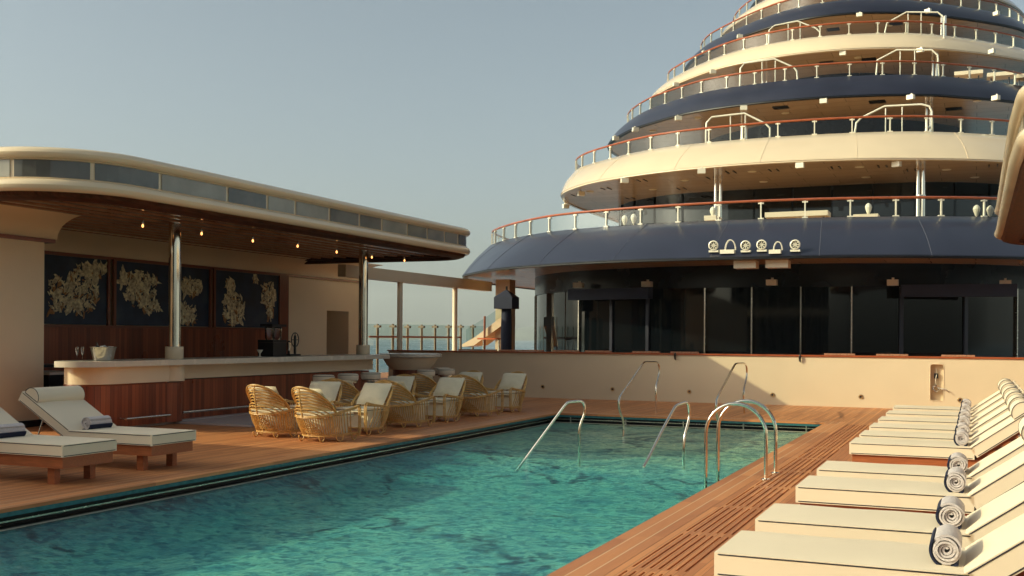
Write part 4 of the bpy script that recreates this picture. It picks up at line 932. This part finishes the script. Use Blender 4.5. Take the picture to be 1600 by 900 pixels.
for k, (x, y, l) in enumerate([(-10.1, 15.15, 'in the nearest chair group'), (-10.22, 18.2, 'in the middle chair group'), (-10.22, 21.3, 'in the farthest chair group')]): place(tp, k == 0, 'small round pale table '+l, (x, y, 0))

# ================================================================== SUN LOUNGERS
def lounger(width=.76, ang=36, back=.86, name='sun_lounger'):
    o = thing(name, '', 'sun lounger')
    L, W = 1.34, width
    b = B(); b.box(.03, 2.02, .03, .075, .19, .315); b.box(.03, 2.02, W-.075, W-.03, .19, .315); b.box(.03, .075, .077, W-.077, .19, .315); b.box(1.98, 2.02, .077, W-.077, .19, .315); b.box(.08, 1.36, .08, W-.08, .29, .312); b.bevel(.004, 1); b.obj('frame', 'lwood', o)
    for x in (.22, 1.72):
        for y in (.10, W-.18): b = B(); b.box(x, x+.10, y, y+.08, 0, .188); b.bevel(.004, 1); b.obj('leg', 'lwood', o)
    def mattress(x0, x1, z0, z1, mt, name):
        b = B(); n = 14; m = 8; H2 = (z1-z0)/2
        b.box(x0, x1, 0, W, z0, z1); b.bevel(.028, 3)
        bmesh.ops.subdivide_edges(b.bm, edges=[e for e in b.bm.edges if e.calc_length() > .3], cuts=7, use_grid_fill=True)
        for v in b.bm.verts:
            fx_, fy_ = (v.co.x-x0)/(x1-x0), v.co.y/W
            if v.co.z > z1-.001: v.co.z += .012*max(0, math.sin(PI*min(1, max(0, fx_))))**.5*max(0, math.sin(PI*min(1, max(0, fy_))))**.5+.003*math.sin(v.co.x*9)*math.sin(v.co.y*11)
        b.xf(mt); q = b.obj(name, 'canvas', o)
        p = B()
        e = .012
        for z in (z1-.010, z0+.012):
            loop = [(x0+.03, -.001, z), (x1-.03, -.001, z), (x1-.008, .008, z), (x1+.001, .03, z), (x1+.001, W-.03, z), (x1-.008, W-.008, z), (x1-.03, W+.001, z), (x0+.03, W+.001, z), (x0+.008, W-.008, z), (x0-.001, W-.03, z), (x0-.001, .03, z), (x0+.008, .008, z)]
            p.tube(loop, .0042, 5, closed=True)
        p.xf(mt); p.obj('piping', 'piping', q)
        return q
    mattress(0, L, .317, .45, Matrix.Identity(4), 'seat_mattress')
    BM = Matrix.Translation((L+.01, 0, .33)) @ Matrix.Rotation(R(-ang), 4, 'Y')
    mattress(.02, back, .0, .13, BM, 'back_mattress')
    b = B(); b.box(.02, back-.03, .04, W-.04, -.030, -.004); b.xf(BM); b.obj('backrest_board', 'wood', o, smooth=False)
    e = BM @ Vector((back*.6, 0, -.03)); b = B()
    for y in (.12, W-.12): b.tube([(e.x, y, e.z), (e.x+.12, y, .30)], .010, 6)
    b.obj('prop', 'steel', o)
    # bolster
    b = B(); pr = [(.02, .138)]+[(.14-.125*math.cos(a), .140+.12*math.sin(a)) for a in [PI*k/12 for k in range(1, 12)]]+[(.262, .138)]
    b.extr([(back-.30+x, z) for x, z in pr], .015, W-.015); b.bevel(.01, 2); b.xf(BM); bo = b.obj('bolster', 'canvas', o)
    b = B()
    for y in (.014, W-.014): b.tube([(back-.30+x, y, z) for x, z in pr], .0042, 5, closed=True)
    b.xf(BM); b.obj('piping', 'piping', bo)
    return o
def towel(seed=1, s0=-.1, s1=2.9):
    o = thing('rolled_towel', '', 'towel'); Ln = .36; rnd = random.Random(seed)
    def roll(a0, a1, r_out, name, mtl, y0, y1, parent, extra=0):
        b = B(); th = .0062; n = max(8, int(abs(a1-a0)/.16)); pitch = .0158/(2*PI)
        rr = []
        for i in range(n+1):
            a = a0+(a1-a0)*i/n; r = pitch*a+.008+extra; wob = 1+.035*math.sin(a*2.3+seed)
            rr.append((Vector((math.cos(a), 0, math.sin(a))), r*wob))
        ny = 7
        grid = []
        for (d, r) in rr:
            row = []
            for j in range(ny+1):
                yy = y0+(y1-y0)*j/ny+(.010*math.sin(r*90) if j in (0, ny) else 0); row.append((d*(r+th)+Vector((0, yy, 0))))
            for j in range(ny, -1, -1):
                yy = y0+(y1-y0)*j/ny+(.010*math.sin(r*90) if j in (0, ny) else 0); row.append((d*(r-th)+Vector((0, yy, 0))))
            grid.append(row)
        b.loft(grid, closed=True); b.bm.faces.new([v for v in b.bm.verts][:2*(ny+1)]); b.bm.faces.new([v for v in b.bm.verts][-2*(ny+1):][::-1]); return b.obj(name, mtl, parent)
    tot = 2*PI*4.4
    roll(.6, tot, 0, 'towel_roll', 'terry', 0, Ln, o)
    roll(tot-2*PI+s0, tot-2*PI+s1, 0, 'navy_stripe', 'terry_navy', -.012, Ln+.008, o, .020)
    return o
lg = lounger()
RY = [(4.3, 'nearest of the right row, mostly out of view'), (6.0, 'first full one of the right row'), (7.22, 'second of the right row'), (8.98, 'third of the right row, touching the fourth'), (10.25, 'fourth of the right row'),
      (13.05, 'fifth of the right row, orange side showing'), (14.2, 'sixth of the right row'), (15.6, 'seventh of the right row'), (17.05, 'eighth of the right row'), (18.6, 'ninth of the right row'), (20.2, 'last of the right row')]
tw = towel(1); tw2 = towel(4); tw3 = towel(6, .8, 2.75)
for k, (y, l) in enumerate(RY):
    place(lg, k == 0, 'cream padded teak sun lounger, '+l, (-1.34, y, 0), 0, 'sun loungers in the right row')
    q = tw if k % 2 == 0 else tw2
    place(q, k < 2, 'rolled pale towel with navy stripe on the lounger '+l.split(',')[0], (-.135, y+.16, .45+.083), 0, 'towels on the right row')
lg2 = lounger(.80, 30, .95)
for k, (y, l) in enumerate([(8.75, 'nearer of the left pair, head cut off'), (10.12, 'farther of the left pair')]):
    o = place(lg2, k == 0, 'cream padded teak sun lounger, '+l, (-9.05, y+.80, 0), PI, 'sun loungers of the left pair')
    q = tw3 if k == 0 else copy_tree(tw3); q.location = (-10.27, y+.55, .45+.081); q.rotation_euler = (0, 0, PI); q['group'] = 'towels on the left pair'; q['label'] = 'rolled pale towel with navy stripe on the '+l.split(' of')[0]+' left lounger'

# ================================================================== POOL RAILS AND LADDER
def rail_thing(P0, P1, pl, label, r=.021):
    P0 = Vector(P0); P1 = Vector(P1); n = Vector((P1.y-P0.y, P0.x-P1.x, 0)).normalized()
    pts = []
    for u, v in pl:
        d = ray(u, v); k = (Vector((P0.x, P0.y, 0))).dot(n)/d.dot(n); pts.append(Vector((0, 0, EYE))+d*k)
    sm = cr3(pts, 60)
    o = thing('pool_handrail', label, 'handrail', 'bent steel pool handrails')
    B().tube(sm, r, 10).obj('tube', 'chrome', o)
    return o, pts
def cr3(P, n):
    P = [P[0]*2-P[1]]+P+[P[-1]*2-P[-2]]; out = []
    for i in range(1, len(P)-2):
        for k in range(10):
            t = k/10; a, b, c, d = P[i-1:i+3]; out.append(.5*((2*b)+(c-a)*t+(2*a-5*b+4*c-d)*t*t+(3*b-a-3*c+d)*t**3))
    out.append(P[-2]); return resample(out, n)
F1 = atz(1025, 643, 0); W1 = atz(974, 680, WL)
o, pts = rail_thing(F1, W1, [(1025, 643), (1025, 620), (1025, 605), (1028, 592), (1030, 582), (1029.5, 571), (1026, 566.5), (1016, 566), (1009, 566), (1004, 569), (987, 594), (970, 618), (967, 626), (967, 636), (970, 647), (974, 657), (974.5, 668), (974, 680), (974, 694)], 'tall steel handrail at the far pool end, left one')
F2 = atz(1163, 646, 0); W2 = atz(1124, 686, WL)
o, pts = rail_thing(F2, W2, [(1163, 646), (1162, 625), (1162, 612), (1165, 598), (1167, 585), (1166.5, 573), (1163, 568.5), (1156, 568), (1151, 568.5), (1147, 572), (1134, 597), (1121, 622), (1119, 631), (1119, 642), (1121, 655), (1124, 666), (1124, 686), (1124, 698)], 'tall steel handrail at the far pool end, right one behind the ladder')
C1, C2 = atz(905, 712, WL), atz(823, 714, WL)
rail_thing(C1, C2, [(905, 740), (905, 712), (905, 690), (905, 674), (908, 660), (913, 646), (913, 634), (911, 628.5), (906, 626.5), (895, 627.5), (889, 628.5), (883, 633), (860, 664), (823, 714), (805, 738)], 'low steel handrail standing in the pool, left one')
C1, C2 = atz(1068, 718, WL), atz(1010, 728, WL)
rail_thing(C1, C2, [(1068, 745), (1068, 718), (1068.5, 696), (1070, 680), (1074, 664), (1077, 650), (1076, 636), (1074, 630), (1070, 629), (1062, 631.5), (1057, 633.5), (1053, 639), (1037, 668), (1012, 718), (1005, 730)], 'low steel handrail standing in the pool, right one')
o = thing('pool_ladder', 'arched double steel ladder over the near right pool edge', 'ladder')
for yy in (12.72, 13.38):
    x0, x1 = -2.24, -2.95; r = (x0-x1)/2; zc = .52
    pts = [Vector((x0, yy, 0)), Vector((x0, yy, .3))]+[Vector(((x0+x1)/2+r*math.cos(a), yy, zc+r*1.02*math.sin(a))) for a in [PI*k/16 for k in range(17)]]+[Vector((x1, yy, .2)), Vector((x1, yy, -.60))]
    B().tube(pts, .0215, 12).obj('arch_rail', 'chrome', o)
    B().lathe([(.055, 0), (.055, .012), (.03, .022)], (x0, yy, .001), 18).obj('floor_flange', 'chrome', o)
for z in (-.32, -.48): B().box(-3.0, -2.90, 12.74, 13.36, z, z+.03).bevel(.006).obj('tread', 'steel', o)

# ================================================================== OUT OF FRAME: blocks added to shade the near left and fill reflections
b = B(); b.box(-19, -14.0, -14, 8.6, 0, 3.8); b.bevel(.15, 3); tag(b.obj('shade_block', 'paint'), 'plain cream block added out of view left of the camera to cast shade', 'shade block')  # unseen block, sized so its shadow covers the left loungers

t = thing('reflection_block', 'dark block with cream bands added behind the camera for the windows to reflect', 'shade block')  # unseen block, added so the terrace windows have dark structure to reflect
b = B(); b.box(-19, 8, -32, -22, 0, 12); b.obj('reflected_wall', 'navy_dark', t, smooth=False)
for z in (3.4, 6.6, 9.8, 12.0): b = B(); b.box(-19.5, 8.5, -32.4, -21.4, z, z+.5); b.bevel(.1); b.obj('reflected_band', 'paint', t)
for k in range(12): b = B(); b.box(-18+k*2.2, -17.85+k*2.2, -21.99, -21.8, 0, 12); b.obj('mullion', 'steel', t, smooth=False)
